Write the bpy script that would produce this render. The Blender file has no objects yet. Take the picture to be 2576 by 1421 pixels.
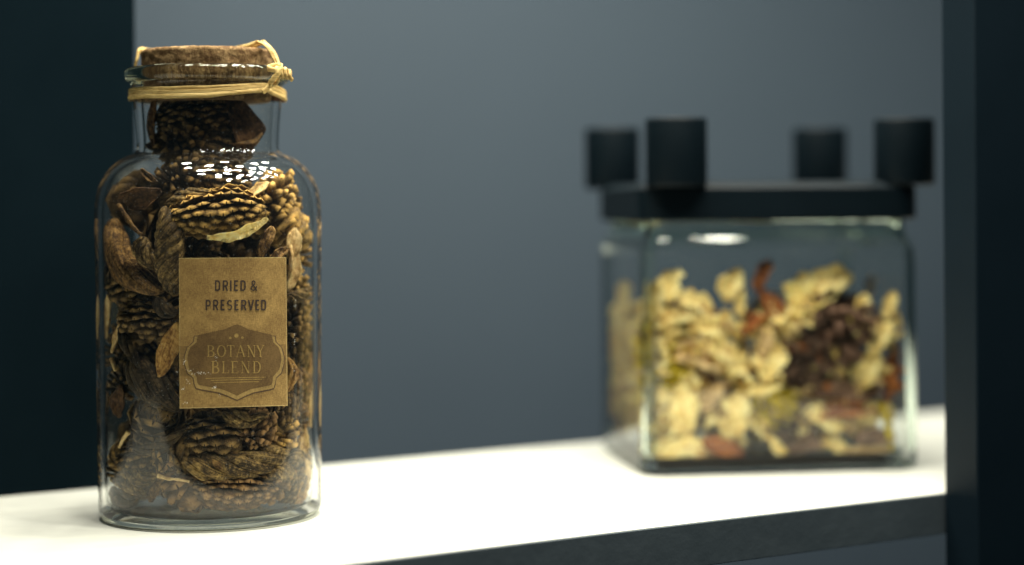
import bpy, bmesh, math, random
from math import sin, cos, pi, sqrt, radians, atan2
from mathutils import Vector, Matrix, Quaternion, noise

random.seed(7)
S = bpy.context.scene
COL = S.collection

# ---------------------------------------------------------------- camera, world, light, exposure
H = 0.1405            # camera height over the shelf
FPX = 4800.0          # focal length in pixels of a 2575-wide picture
HZ = 520.0            # height of the horizon in that picture
ROLL = radians(0.42)
cam_d = bpy.data.cameras.new('camera')
cam = bpy.data.objects.new('camera', cam_d)
COL.objects.link(cam)
cam.location = (0, 0, H)
cam.rotation_euler = (Matrix.Rotation(ROLL, 3, 'Y') @ Matrix.Rotation(pi / 2, 3, 'X')).to_euler()
cam_d.sensor_width = 36
cam_d.lens = FPX / 2575 * 36
cam_d.shift_y = -(710.5 - HZ) / 2575
cam_d.clip_start = 0.02
cam_d.clip_end = 50
cam_d.dof.use_dof = True
cam_d.dof.focus_distance = 0.838
cam_d.dof.aperture_fstop = 2.5
S.camera = cam

W = bpy.data.worlds.new('World')
S.world = W
W.use_nodes = True
W.node_tree.nodes['Background'].inputs[0].default_value = (0.22, 0.52, 0.70, 1)
W.node_tree.nodes['Background'].inputs[1].default_value = 0.055

S.render.engine = 'CYCLES'
S.view_settings.view_transform = 'Standard'
S.view_settings.look = 'None'
S.view_settings.exposure = 0
S.view_settings.gamma = 1
S.cycles.use_denoising = True
S.cycles.max_bounces = 14
S.cycles.diffuse_bounces = 5
S.cycles.glossy_bounces = 6
S.cycles.transmission_bounces = 12
S.cycles.transparent_max_bounces = 24
S.cycles.caustics_reflective = False
S.cycles.caustics_refractive = False
S.cycles.sample_clamp_indirect = 6

JX, JY = -0.1394, 0.8775          # axis of the tall jar
# the shop lamp over the shelf: a panel of small round LEDs
LAMP = (JX + 0.21, JY + 0.0, 0.70)
rl = random.Random(3)
for i in range(5):
    for j in range(5):
        if (i, j) in ((0, 0), (4, 0), (0, 3)):
            continue
        ld = bpy.data.lights.new('led', 'AREA')
        ld.shape = 'DISK'
        ld.size = 0.060
        ld.spread = radians(156)
        ld.energy = 1.02
        ld.color = (1.0, 0.945, 0.80)
        lo = bpy.data.objects.new('led', ld)
        COL.objects.link(lo)
        u, v = (i - 2) * 0.145 + rl.uniform(-.012, .012), (j - 2) * 0.155 + rl.uniform(-.012, .012)
        lo.location = (LAMP[0] + u + v * 0.25, LAMP[1] + v - u * 0.50, LAMP[2])

# ---------------------------------------------------------------- helpers
def P(px, py, Z):
    """a pixel of the 2575 x 1421 picture at distance Z -> a point of the place"""
    dx, dy = px - 1287.5, HZ - py
    c, s = cos(-ROLL), sin(-ROLL)
    dx, dy = dx * c - dy * s, dx * s + dy * c
    return Vector((dx / FPX * Z, Z, H + dy / FPX * Z))

def tag(o, label=None, cat=None, group=None, kind=None):
    if label: o['label'] = label
    if cat: o['category'] = cat
    if group: o['group'] = group
    if kind: o['kind'] = kind
    return o

def empty(name, loc, label, cat, group=None):
    o = bpy.data.objects.new(name, None)
    o.empty_display_size = 0.01
    COL.objects.link(o)
    o.location = loc
    return tag(o, label, cat, group)

LAST_UV = [None]
def mesh(name, verts, faces, mat=None, smooth=True):
    me = bpy.data.meshes.new(name)
    me.from_pydata([tuple(v) for v in verts], [], faces)
    if mat: me.materials.append(mat)
    if smooth: me.polygons.foreach_set('use_smooth', [True] * len(me.polygons))
    uv, LAST_UV[0] = LAST_UV[0], None
    if uv and len(uv) == len(verts):
        lay = me.uv_layers.new(name='grain')
        idx = [0] * len(me.loops)
        me.loops.foreach_get('vertex_index', idx)
        lay.data.foreach_set('uv', [c for k in idx for c in uv[k]])
    me.update()
    return me

def put(name, me, parent=None, M=None):
    o = bpy.data.objects.new(name, me)
    COL.objects.link(o)
    if parent: o.parent = parent
    if M is not None: o.matrix_basis = M
    return o

def bm_obj(name, bm, mat, parent=None, smooth=False):
    me = bpy.data.meshes.new(name)
    bm.to_mesh(me); bm.free()
    me.materials.append(mat)
    if smooth: me.polygons.foreach_set('use_smooth', [True] * len(me.polygons))
    return put(name, me, parent)

def box_bm(c, X, Y, Z, bevel=0):
    """box centred at c with half-axis vectors X, Y, Z"""
    bm = bmesh.new()
    vs = [bm.verts.new(c + X * a + Y * b + Z * d) for a in (-1, 1) for b in (-1, 1) for d in (-1, 1)]
    for f in ((0, 1, 3, 2), (4, 6, 7, 5), (0, 4, 5, 1), (2, 3, 7, 6), (0, 2, 6, 4), (1, 5, 7, 3)):
        bm.faces.new([vs[i] for i in f])
    bmesh.ops.recalc_face_normals(bm, faces=bm.faces)
    if bevel:
        bmesh.ops.bevel(bm, geom=list(bm.edges), offset=bevel, segments=3, affect='EDGES', profile=0.5)
    return bm

def lathe(prof, n=128, close=True):
    """profile of (r, z) revolved; the profile is a closed loop or starts and ends on the axis"""
    V, F, rings = [], [], []
    for r, z in prof:
        if r < 1e-7:
            rings.append([len(V)]); V.append((0, 0, z))
        else:
            rings.append(list(range(len(V), len(V) + n)))
            V += [(r * cos(2 * pi * k / n), r * sin(2 * pi * k / n), z) for k in range(n)]
    pairs = list(zip(rings, rings[1:]))
    for A, B in pairs:
        for k in range(n):
            k2 = (k + 1) % n
            if len(A) == 1 and len(B) == 1: continue
            if len(A) == 1: F.append((A[0], B[k2], B[k]))
            elif len(B) == 1: F.append((A[k], A[k2], B[0]))
            else: F.append((A[k], A[k2], B[k2], B[k]))
    return V, F

# ---------------------------------------------------------------- materials
class MT:
    def __init__(s, name):
        s.m = bpy.data.materials.new(name)
        s.m.use_nodes = True
        s.t = s.m.node_tree
        s.t.nodes.clear()
        s.out = s.t.nodes.new('ShaderNodeOutputMaterial')
    def n(s, typ, **kw):
        nd = s.t.nodes.new('ShaderNode' + typ)
        for k, v in kw.items():
            if k.startswith('i_'):
                key = k[2:]
                key = int(key) if key.isdigit() else key.replace('_', ' ')
                sock = nd.inputs[key]
                if hasattr(v, 'links'): s.t.links.new(v, sock)
                else: sock.default_value = v
            else: setattr(nd, k, v)
        return nd
    def ln(s, a, b): s.t.links.new(a, b)
    def ramp(s, fac, stops):
        r = s.n('ValToRGB', i_0=fac)
        e = r.color_ramp.elements
        while len(e) < len(stops): e.new(0.5)
        for k, (p, c) in enumerate(stops):
            e[k].position = p
            e[k].color = (*c, 1) if len(c) == 3 else c
        return r.outputs[0]
    def mix(s, fac, a, b, blend='MIX'):
        m = s.n('Mix', data_type='RGBA', blend_type=blend)
        for sock, v in ((m.inputs[0], fac), (m.inputs[6], a), (m.inputs[7], b)):
            if hasattr(v, 'links'): s.ln(v, sock)
            else: sock.default_value = v if isinstance(v, float) else (*v, 1) if len(v) == 3 else v
        return m.outputs[2]
    def math(s, op, a, b=0.0, clamp=False):
        m = s.n('Math', operation=op, use_clamp=clamp)
        for sock, v in ((m.inputs[0], a), (m.inputs[1], b)):
            if hasattr(v, 'links'): s.ln(v, sock)
            else: sock.default_value = v
        return m.outputs[0]
    def coord(s, which='Object', scale=(1, 1, 1)):
        tc = s.n('TexCoord')
        mp = s.n('Mapping', i_Vector=tc.outputs[which])
        mp.inputs['Scale'].default_value = scale
        return mp.outputs[0]
    def noise(s, vec, scale, detail=4, rough=.6):
        return s.n('TexNoise', i_Vector=vec, i_Scale=scale, i_Detail=detail, i_Roughness=rough).outputs['Fac']
    def bump(s, h, strength=.5, dist=.001):
        return s.n('Bump', i_Height=h, i_Strength=strength, i_Distance=dist).outputs[0]
    def surf(s, color, rough=.6, normal=None, **kw):
        b = s.n('BsdfPrincipled', i_Roughness=rough)
        if hasattr(color, 'links'): s.ln(color, b.inputs['Base Color'])
        else: b.inputs['Base Color'].default_value = (*color, 1)
        if normal is not None: s.ln(normal, b.inputs['Normal'])
        for k, v in kw.items():
            b.inputs[k.replace('_', ' ')].default_value = v
        s.ln(b.outputs[0], s.out.inputs[0])
        return b

def plain(name, c1, c2, scale, rough=.6, bump=.3, bdist=.0005, spec=.4, detail=5):
    t = MT(name)
    co = t.coord()
    f = t.noise(co, scale, detail)
    t.surf(t.ramp(f, [(.3, c1), (.7, c2)]), rough, t.bump(t.noise(co, scale * 2.3, 6), bump, bdist),
           **{'Specular IOR Level': spec})
    return t.m

def botanical(name, dark, mid, light, scale=300, stretch=(1, 1, 1), rough=.75, gen=None, bump=.8, bdist=.0006, vary=.35, sss=0, grain=16):
    """dried plant matter: mottled, fibrous, each piece a little lighter or darker"""
    t = MT(name)
    co = t.coord('Object', stretch)
    a = t.noise(co, scale, 6, .65)
    b = t.noise(co, scale * 4, 4, .7)
    uvc = t.n('Mapping', i_Vector=t.n('TexCoord').outputs['UV'])
    uvc.inputs['Scale'].default_value = (grain, grain * .09, 1)
    st = t.noise(uvc.outputs[0], 1.0, 4, .65)
    f = t.math('ADD', t.math('ADD', t.math('MULTIPLY', a, .42), t.math('MULTIPLY', b, .26)), t.math('MULTIPLY', st, .32))
    col = t.ramp(f, [(.36, (dark[0] * .5, dark[1] * .5, dark[2] * .5)), (.44, dark), (.51, mid), (.61, light)])
    if gen:                       # root to lip colour, with hollow shade and lit rim painted in
        sep = t.n('SeparateXYZ', i_0=t.n('TexCoord').outputs['Generated']).outputs[gen[0]]
        g = t.ramp(sep, [(gen[1], (0, 0, 0)), (gen[2], (1, 1, 1))])
        col = t.mix(g, t.mix(.75, col, (dark[0] * .5, dark[1] * .5, dark[2] * .5)), col)
        g2 = t.ramp(sep, [(.78, (0, 0, 0)), (.97, (1, 1, 1))])
        col = t.mix(t.math('MULTIPLY', g2, .85), col, light)
    rnd = t.n('ObjectInfo').outputs['Random']
    k = t.math('ADD', t.math('MULTIPLY', rnd, 2 * vary), 1 - vary)
    hsv = t.n('HueSaturation', i_Color=col, i_Value=k)
    bs = t.surf(hsv.outputs[0], rough, t.bump(f, bump, bdist), **{'Specular IOR Level': .25})
    if sss:
        bs.inputs['Subsurface Weight'].default_value = sss
        bs.inputs['Subsurface Radius'].default_value = (.003, .0018, .0008)
        bs.inputs['Subsurface Scale'].default_value = 1
    return t.m

M = {}
M['shelf_white'] = plain('white laminate', (.60, .62, .575), (.67, .69, .635), 60, .38, .05, .0002)
M['shelf_edge'] = plain('dark edge', (.052, .070, .083), (.068, .088, .102), 35, .45, .5, .0008)
M['post'] = plain('dark post', (.0035, .0095, .0150), (.0045, .0112, .0175), 30, .5, .15, .0003, .15)
M['dark_panel'] = plain('dark panel', (.0034, .0078, .0110), (.0040, .0088, .0124), 25, .8, .1, .0003, .0)
M['black'] = plain('black lacquer', (.0013, .0048, .0076), (.0019, .0060, .0092), 60, .5, .1, .0002, .12)
t = MT('grey wall')
co = t.coord()
t.surf(t.ramp(t.noise(co, 3, 3), [(.3, (.038, .059, .084)), (.7, (.042, .065, .091))]), .75,
       t.bump(t.noise(co, 900, 3), .25, .0004))
M['wall'] = t.m

# cork: pressed granules
t = MT('cork')
co = t.coord()
v = t.n('TexVoronoi', i_Vector=co, i_Scale=190, i_Randomness=1)
nz = t.noise(co, 500, 6, .7)
c = t.ramp(v.outputs['Color'], [(.1, (.15, .088, .036)), (.5, (.24, .150, .064)), (.9, (.36, .24, .11))])
c = t.mix(t.math('MULTIPLY', t.ramp(nz, [(.42, (1, 1, 1)), (.55, (0, 0, 0))]), .8), c, (.10, .05, .02))
hh = t.math('ADD', t.math('MULTIPLY', v.outputs['Distance'], -1.0), nz)
t.surf(c, .85, t.bump(hh, .9, .0009), **{'Specular IOR Level': .2})
M['cork'] = t.m

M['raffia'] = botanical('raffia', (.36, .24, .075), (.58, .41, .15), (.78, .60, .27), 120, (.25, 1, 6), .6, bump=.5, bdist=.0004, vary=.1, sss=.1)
M['scale'] = botanical('cone scale', (.040, .020, .007), (.155, .088, .026), (.82, .50, .14), 350, gen=(2, .15, .62), vary=.4)
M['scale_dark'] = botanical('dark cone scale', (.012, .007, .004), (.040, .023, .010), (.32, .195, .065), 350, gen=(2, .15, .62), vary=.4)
M['scale_red'] = botanical('red brown cone scale', (.022, .011, .005), (.080, .040, .017), (.42, .24, .09), 350, gen=(2, .15, .62), vary=.35)
M['core'] = botanical('cone core', (.008, .005, .003), (.018, .011, .006), (.035, .022, .012), 400)  # near black, to paint the shade between the scales
M['pod'] = botanical('twisted pod', (.032, .019, .007), (.125, .077, .026), (.44, .29, .10), 160, (1, 1, 1), bump=1, bdist=.0012, vary=.25)
M['pod_rust'] = botanical('rusty pod', (.040, .019, .007), (.135, .071, .021), (.38, .22, .07), 200, bump=1, bdist=.0010, vary=.2)
M['pod_dark'] = botanical('dark pod', (.013, .009, .005), (.042, .027, .012), (.15, .098, .043), 160, bump=1, bdist=.0012, vary=.25)
M['pale'] = botanical('pale peel', (.40, .24, .09), (.66, .45, .19), (.85, .64, .32), 140, bump=.8, bdist=.0008, vary=.12, sss=.15)
M['yellow'] = botanical('yellow peel', (.80, .52, .13), (.95, .72, .25), (.97, .84, .42), 120, bump=.8, bdist=.0008, vary=.1, sss=.2)
M['leaf'] = botanical('brown leaf', (.022, .011, .005), (.075, .034, .012), (.20, .10, .035), 180, bump=.8, bdist=.0008, vary=.2)
M['amber'] = botanical('amber petal', (.15, .070, .018), (.33, .18, .050), (.56, .35, .11), 150, bump=.7, bdist=.0006, vary=.15, sss=.15)
M['cream'] = botanical('cream curl', (.70, .46, .13), (.94, .74, .31), (.97, .86, .47), 90, bump=.5, bdist=.0008, vary=.12, sss=.1)
M['tan'] = botanical('tan curl', (.42, .26, .11), (.66, .46, .22), (.80, .60, .33), 90, bump=.6, bdist=.0008, vary=.15)
M['rust'] = botanical('rust petal', (.14, .040, .012), (.34, .105, .022), (.52, .20, .05), 90, bump=.6, bdist=.0008, vary=.15, sss=.1)
M['lime'] = botanical('dyed yellow', (.20, .14, .008), (.60, .44, .012), (.85, .66, .03), 120, bump=.6, bdist=.0006, vary=.2)
M['bark'] = botanical('brown bark', (.055, .028, .016), (.17, .092, .055), (.42, .26, .17), 150, bump=1, bdist=.001, vary=.3)

def paper(name, c1, c2):
    t = MT(name)
    co = t.coord()
    fib = t.noise(t.coord('Object', (1, 1, 5)), 700, 6, .75)
    fib2 = t.noise(t.coord('Object', (5, 1, 1)), 600, 6, .75)
    f = t.math('ADD', t.math('MULTIPLY', fib, .5), t.math('MULTIPLY', fib2, .5))
    blot = t.noise(co, 90, 3)
    f = t.math('ADD', t.math('MULTIPLY', f, .75), t.math('MULTIPLY', blot, .25))
    t.surf(t.ramp(f, [(.38, (c1[0] * .7, c1[1] * .7, c1[2] * .7)), (.46, c1), (.54, c2), (.62, (min(1, c2[0] * 1.35), c2[1] * 1.35, c2[2] * 1.35))]), .7, t.bump(f, .35, .0002), **{'Specular IOR Level': .3})
    return t.m
M['kraft'] = paper('kraft paper', (.165, .098, .029), (.265, .170, .054))
M['kraft_edge'] = paper('kraft paper edge', (.32, .23, .09), (.45, .34, .14))
M['band'] = paper('brown band print', (.115, .068, .019), (.180, .110, .034))
M['badge'] = paper('badge print', (.080, .045, .013), (.118, .070, .022))
M['badge_rim'] = paper('badge rim print', (.19, .125, .040), (.27, .18, .060))
M['badge_shade'] = paper('badge outline print', (.050, .028, .014), (.085, .048, .022))
M['ink'] = paper('black ink', (.020, .013, .011), (.040, .026, .020))
M['gold'] = paper('ochre print', (.19, .125, .036), (.28, .185, .056))

def glass(name, tint, lo, hi, film, specks=True, ior=1.42):
    """clear glass: straight through where seen square on, bending the light where the wall is seen slantwise; a thin film of dust"""
    t = MT(name)
    bf = t.n('NewGeometry').outputs['Backfacing']          # a thin wall reflects alike from both sides
    fr = t.n('Fresnel', i_IOR=t.math('ADD', ior, t.math('MULTIPLY', bf, 1 / ior - ior))).outputs[0]
    tr = t.n('BsdfTransparent', i_Color=(*tint, 1))
    gl = t.n('BsdfGlossy', i_Roughness=.015)
    thin = t.n('MixShader', i_0=fr, i_1=tr.outputs[0], i_2=gl.outputs[0])
    gs = t.n('BsdfGlass', i_Color=(*tint, 1), i_Roughness=.0, i_IOR=ior)
    fac = t.n('LayerWeight', i_Blend=.5).outputs['Facing']
    r = t.n('MapRange', interpolation_type='SMOOTHSTEP', i_0=fac)
    r.inputs[1].default_value, r.inputs[2].default_value = lo, hi
    full = t.n('MixShader', i_0=r.outputs[0], i_1=thin.outputs[0], i_2=gs.outputs[0])
    df = t.n('BsdfDiffuse', i_Color=(.75, .75, .70, 1))
    co = t.coord()
    f = t.math('MULTIPLY', t.ramp(t.noise(co, 60, 5, .7), [(.35, (.25, .25, .25)), (.7, (1, 1, 1))]), film)
    if specks:
        v = t.n('TexVoronoi', i_Vector=co, i_Scale=700)
        sp = t.math('LESS_THAN', v.outputs['Distance'], .11)
        msk = t.math('GREATER_THAN', t.n('SeparateXYZ', i_0=v.outputs['Color']).outputs[0], .80)
        f = t.math('ADD', f, t.math('MULTIPLY', t.math('MULTIPLY', sp, msk), .35))
    fin = t.n('MixShader', i_0=f, i_1=full.outputs[0], i_2=df.outputs[0])
    t.ln(fin.outputs[0], t.out.inputs[0])
    return t.m
M['glass'] = glass('clear jar glass', (.98, .985, .975), .68, .85, .005, True, 1.43)
M['glass_thick'] = glass('thick glass', (.95, .965, .89), -.2, -.1, .006)
M['glass_box'] = glass('box glass', (.97, .982, .972), .86, .96, .004, False, 1.36)
M['glass_box_thick'] = glass('thick green glass', (.89, .94, .90), -.2, -.1, .006, False)

# ---------------------------------------------------------------- the setting
SD = Vector((sin(radians(57.8)), cos(radians(57.8)), 0))       # along the shelf, away to the right
SN = Vector((SD.y, -SD.x, 0))                              # out of the shelf's front
Zv = Vector((0, 0, 1))
Fp = Vector((0.2072, 0.9262, 0))                             # on the front edge, where the post stands
DEP = 0.262
TH = 0.019
# shelf top: board with a dark front edge strip
ctr = Fp - SN * (DEP / 2) - SD * 0.15
o = bm_obj('shelf', box_bm(ctr - Zv * TH / 2 - SN * .0006, SD * 0.75, SN * (DEP / 2 - .0006), Zv * TH / 2, .0006), M['shelf_white'])
tag(o, 'white shelf board with a dark front edge, carrying both glass jars', kind='structure')
e = bm_obj('edge_strip', box_bm(ctr + SN * (DEP / 2 + .0009) - Zv * (TH / 2 + .0003), SD * 0.75, SN * .0009, Zv * (TH / 2 + .0002), .0004), M['shelf_edge'], o)
# wall behind
WD = Vector((sin(radians(70)), cos(radians(70)), 0)); WN = Vector((WD.y, -WD.x, 0))
wc = Vector((-0.265, 1.36, 0))
wall = bm_obj('back_wall', box_bm(wc - WN * .02, WD * 2.2, WN * .02, Zv * 1.2), M['wall'])
tag(wall, 'smooth blue grey wall behind the shelf', kind='structure')
# dark upright behind the shelf at the left
pe = P(345, 600, .975)
lp = Vector((pe.x, pe.y, 0))
c0 = lp - SD * 0.25 - SN * 0.012
c0.z = 0.05
lpan = bm_obj('dark_panel', box_bm(c0, SD * 0.25, SN * .012, Zv * 0.6, .0012), M['dark_panel'])
tag(lpan, 'dark blue grey upright panel behind the shelf at the tall jar', 'panel', kind='structure')
# post in front of the shelf at the right
pw = .022
pc = Fp + SN * (.0022 + pw / 2) + SD * (.06 + .0)
pc.z = .05
post = bm_obj('dark_post', box_bm(pc, SD * .06, SN * pw / 2, Zv * .6, .0012), M['post'])
tag(post, 'dark upright post standing before the shelf beside the square box', 'post', kind='structure')

# ---------------------------------------------------------------- tall jar
PXM = FPX / JY
def jz(y): return H - (y - HZ) / PXM
def jr(r): return r / PXM * .997
outer = [(262, 1293), (268, 1291.5), (272, 1288), (270, 1283), (273, 1277), (277, 1268), (278.5, 1255), (279, 1200), (280, 1000), (281, 800), (282.5, 600),
         (283, 540), (282, 510), (279, 485), (272, 460), (262, 440), (248, 420), (231, 403), (212, 391), (196, 384.5), (184, 380), (179, 374), (177, 366),
         (177, 345), (179, 315), (182, 280), (185, 250), (187, 225), (188, 212), (192, 206), (199, 203), (204, 197), (206, 190), (206, 181), (204, 174), (199, 169.5), (192, 167), (184, 167), (176, 168)]
inner = [(169, 171), (166, 180), (167, 210), (166, 250), (163, 300), (160, 345), (160, 368), (164, 381), (176, 391), (194, 399), (213, 409), (231, 424), (246, 444),
         (256, 465), (263, 490), (266.5, 515), (267.5, 545), (267, 600), (265, 800), (264, 1000), (263, 1200), (261, 1245), (252, 1259), (235, 1264), (120, 1258), (0, 1256)]
def smooth_prof(pts, n=2):
    for _ in range(n):
        q = [pts[0]]
        for a, b in zip(pts, pts[1:]):
            q.append((a[0] * .75 + b[0] * .25, a[1] * .75 + b[1] * .25))
            q.append((a[0] * .25 + b[0] * .75, a[1] * .25 + b[1] * .75))
        q.append(pts[-1]); pts = q
    return pts
foot = [(0, 1284), (200, 1284), (240, 1287), (252, 1292)]
prof = smooth_prof(foot + outer + inner, 1)
jar = empty('glass_jar', (JX, JY, 0), 'tall clear round glass jar with a kraft paper label, filled with brown potpourri', 'jar')
V, F = lathe([(jr(r), jz(y)) for r, y in prof], 160)
jbm = mesh('jar_body', V, F, M['glass'])
jbm.materials.append(M['glass_thick'])
for f in jbm.polygons:
    if f.center.z > jz(204) or f.center.z < jz(1272): f.material_index = 1
jb = put('jar_body', jbm, jar)
_in = sorted([(jz(y), jr(r)) for r, y in inner if y < 1260 and r > 150])
def rin(z):
    """inner radius of the tall jar at height z"""
    if z <= _in[0][0]: return _in[0][1]
    for a, b in zip(_in, _in[1:]):
        if a[0] <= z <= b[0]:
            f = (z - a[0]) / max(1e-9, b[0] - a[0])
            return a[1] * (1 - f) + b[1] * f
    return _in[-1][1]
ZB = jz(1256) + .0002

# ---- cork
cork = None
Vc, Fc = [], []
nr, nzv = 150, 26
zt, zb = jz(121), jz(252)
rows = [(0, 0)]
prof = []
for k in range(12): prof.append((k / 12, 'top'))
cp = [(0, zt), (.010, zt), (.020, zt), (.0265, zt), (.0292, zt - .0003), (.0302, zt - .0014)]
for k in range(1, nzv):
    f = k / nzv
    z = zt - .0014 + (zb + .001 - zt + .0014) * f
    cp.append((.0302 - .0014 * f, z))
cp += [(.0284, zb + .0003), (.0275, zb), (.015, zb), (0, zb)]
V, F = lathe(cp, nr)
V2 = []
for v in V:
    v = Vector(v)
    r = sqrt(v.x ** 2 + v.y ** 2)
    if r > .02:
        inside = v.z < jz(165)
        amp = .00010 if inside else .0005
        d = noise.noise(v * 260) * .6 + noise.noise(v * 700) * .4 + min(0, noise.noise(v * 420 + Vector((5, 5, 5))) + .15) * 1.6
        k = 1 + d * amp / r
        v = Vector((v.x * k, v.y * k, v.z + (d * .0004 if v.z > zt - .001 else 0)))
        if inside:
            lim = rin(v.z) - .0003
            r = sqrt(v.x ** 2 + v.y ** 2)
            if r > lim: v = Vector((v.x * lim / r, v.y * lim / r, v.z))
    V2.append(v)
cork = put('cork_stopper', mesh('cork_stopper', V2, F, M['cork']))
cork.location = (JX, JY, 0)
tag(cork, 'crumbly round cork stopper pressed into the mouth of the tall jar', 'cork')

# ---- raffia tie
def ribbon(pts, nrm, w, th, seed=0, taper=None, M=8):
    """a flat strand through world points with outward normals nrm"""
    n = len(pts)
    V, F = [], []
    for i in range(n):
        a, b = pts[max(0, i - 1)], pts[min(n - 1, i + 1)]
        T = (b - a).normalized()
        N = nrm[i].normalized()
        B = T.cross(N).normalized()
        N = B.cross(T).normalized()
        ww = w * (1 + .18 * noise.noise(Vector((i * .23, seed, 0)))) * (taper(i / (n - 1)) if taper else 1)
        for k in range(M):
            an = 2 * pi * k / M
            x, y = cos(an), sin(an)
            x = math.copysign(abs(x) ** .6, x); y = math.copysign(abs(y) ** .6, y)
            fold = .25 * th * cos(3 * pi * x + seed)
            V.append(pts[i] + B * (x * ww / 2) + N * (y * th / 2 + fold))
    for i in range(n - 1):
        for k in range(M):
            k2 = (k + 1) % M
            F.append((i * M + k, i * M + k2, (i + 1) * M + k2, (i + 1) * M + k))
    F.append(tuple(range(M))[::-1]); F.append(tuple(range((n - 1) * M, n * M)))
    return V, F
def catmull(pts, per=8):
    out = []
    p = [pts[0]] + list(pts) + [pts[-1]]
    for i in range(1, len(p) - 2):
        for k in range(per):
            t = k / per
            a, b, c, d = p[i - 1], p[i], p[i + 1], p[i + 2]
            out.append(.5 * ((2 * b) + (c - a) * t + (2 * a - 5 * b + 4 * c - d) * t * t + (3 * b - a - 3 * c + d) * t ** 3))
    out.append(pts[-1])
    return out
tie = empty('raffia_tie', (JX, JY, jz(215)), 'pale raffia strands tied round the jar neck and over the cork', 'string')
T0 = Vector(tie.location)
ex = Vector((JX, JY, 0))
def strand(name, pts, w, th, seed, normal_from=None, taper=None):
    ctr_ = normal_from or ex
    nn = [Vector((p.x - ctr_.x, p.y - ctr_.y, 0.0001)) for p in pts]
    V, F = ribbon([p - T0 for p in pts], nn, w, th, seed, taper)
    return put(name, mesh(name, V, F, M['raffia']), tie)
view_az = atan2(-JY, -JX)     # direction from the jar to the camera
def ring(r_px, yfun, n=110, a0=0, a1=2 * pi, extra=0):
    pts = []
    for i in range(n):
        a = a0 + (a1 - a0) * i / (n - 1)
        # a measured from the camera-facing side, positive to the right
        ang = view_az + a
        sx = sin(a)
        rr = jr(r_px)
        pts.append(Vector((JX + rr * cos(ang), JY + rr * sin(ang), jz(yfun(sx, cos(a))) + extra)))
    return pts
def wav(k): return lambda s, c: k
for q, (yl, yr, rr, w) in enumerate([(-9, 0, 192.5, .0017), (0, 0, 195, .0018), (9.5, 0, 194, .0024)]):
    # left end low, right end high, drooping toward the camera's left
    def f(s, c, yl=yl):
        kn_ = [(-1.01, 231), (-.5, 236), (0, 235), (.4, 228), (.72, 221), (.85, 226), (1.01, 236)]
        for (a, u), (b, v_) in zip(kn_, kn_[1:]):
            if a <= s <= b: return u + (v_ - u) * (s - a) / (b - a) + yl * (1 - .45 * max(0, s) * (s < .8))
        return 231
    strand('neck_strand', ring(rr, f, a0=radians(-168), a1=radians(168)), w, .0011, q * 3.1)
def JP(px, py, dz):   # a pixel at a depth dz behind the jar axis plane
    return P(px, py, JY + dz)
def TP(px, dz, up=.0005):   # lying on top of the cork
    p = P(px, 100, JY + dz)
    p.z = zt + up
    return p
# strand that goes from the knot up over the cork's edge and across its top
ov = [JP(690, 196, -.028), JP(702, 170, -.022), JP(697, 150, -.018), JP(682, 122, -.017), JP(664, 107, -.013), TP(640, -.004, .0016), TP(590, .008, .0008), TP(480, .014), TP(385, .010), JP(353, 126, .004), JP(345, 148, .002), JP(340, 168, .002)]
strand('cork_strand', catmull(ov), .0024, .0010, 1.7, Vector((JX, JY + .01, 0)))
ov2 = [JP(694, 198, -.026), JP(700, 172, -.0205), JP(690, 148, -.0185), JP(674, 120, -.018), JP(652, 106, -.015), TP(618, -.006, .0012), TP(560, .004, .0006), TP(450, .010)]
strand('cork_strand', catmull(ov2), .0018, .0009, 4.7, Vector((JX, JY + .01, 0)))
# knot and twisted tail
kn = []
kc = JP(692, 186, -.029)
for i in range(34):
    a = i / 33 * 4.4 * pi
    kn.append(kc + Vector((.0026 * cos(a) + .0014 * (i / 33 - .5), -.0012 + .0022 * sin(a), .0040 * sin(a * .5 + .4) + .0012 * cos(a))))
strand('knot', kn, .0024, .0012, 2.2, kc)
tl = []
a0_, a1_ = JP(694, 182, -.031), JP(733, 192, -.026)
ax = (a1_ - a0_)
for i in range(46):
    f = i / 45
    a = f * 7.5 * pi
    rr = .0019 * (1 - .25 * f)
    tl.append(a0_ + ax * f + Vector((.3 * rr * cos(a), rr * cos(a), rr * sin(a) + .0008 * sin(f * 3))))
strand('tail', tl, .0024, .0014, 6.1, kc)
tl2 = [JP(690, 190, -.030), JP(684, 205, -.0300), JP(672, 222, -.0312), JP(661, 232, -.0325)]
strand('tail', catmull(tl2), .0022, .0009, 3.3)

# ---- paper label on the outer glass, drawn in the units of a 1077 x 1421 frame
def lab_px(x, y): return (427.5 + x * .29187, 628.7 + y * .29187)
def on_jar(x, y, eps):
    px, py = lab_px(x, y)
    d = P(px, py, 1.0) - Vector((0, 0, H))
    # ray against the slightly tapering wall
    R = jr(281)
    for _ in range(6):
        a = d.x ** 2 + d.y ** 2
        b = -2 * (d.x * JX + d.y * JY)
        c = JX ** 2 + JY ** 2 - (R + eps) ** 2
        tt = (-b - sqrt(b * b - 4 * a * c)) / (2 * a)
        z = H + d.z * tt
        yy = HZ - (z - H) * PXM
        pr = [(r0, y0) for r0, y0 in outer if y0 >= 500 and y0 <= 1260]
        pr.sort(key=lambda q: q[1])
        for (r0, y0), (r1, y1) in zip(pr, pr[1:]):
            if y0 <= yy <= y1:
                R = jr(r0 + (r1 - r0) * (yy - y0) / (y1 - y0))
    return Vector((d.x * tt - JX, d.y * tt - JY, z))
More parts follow.
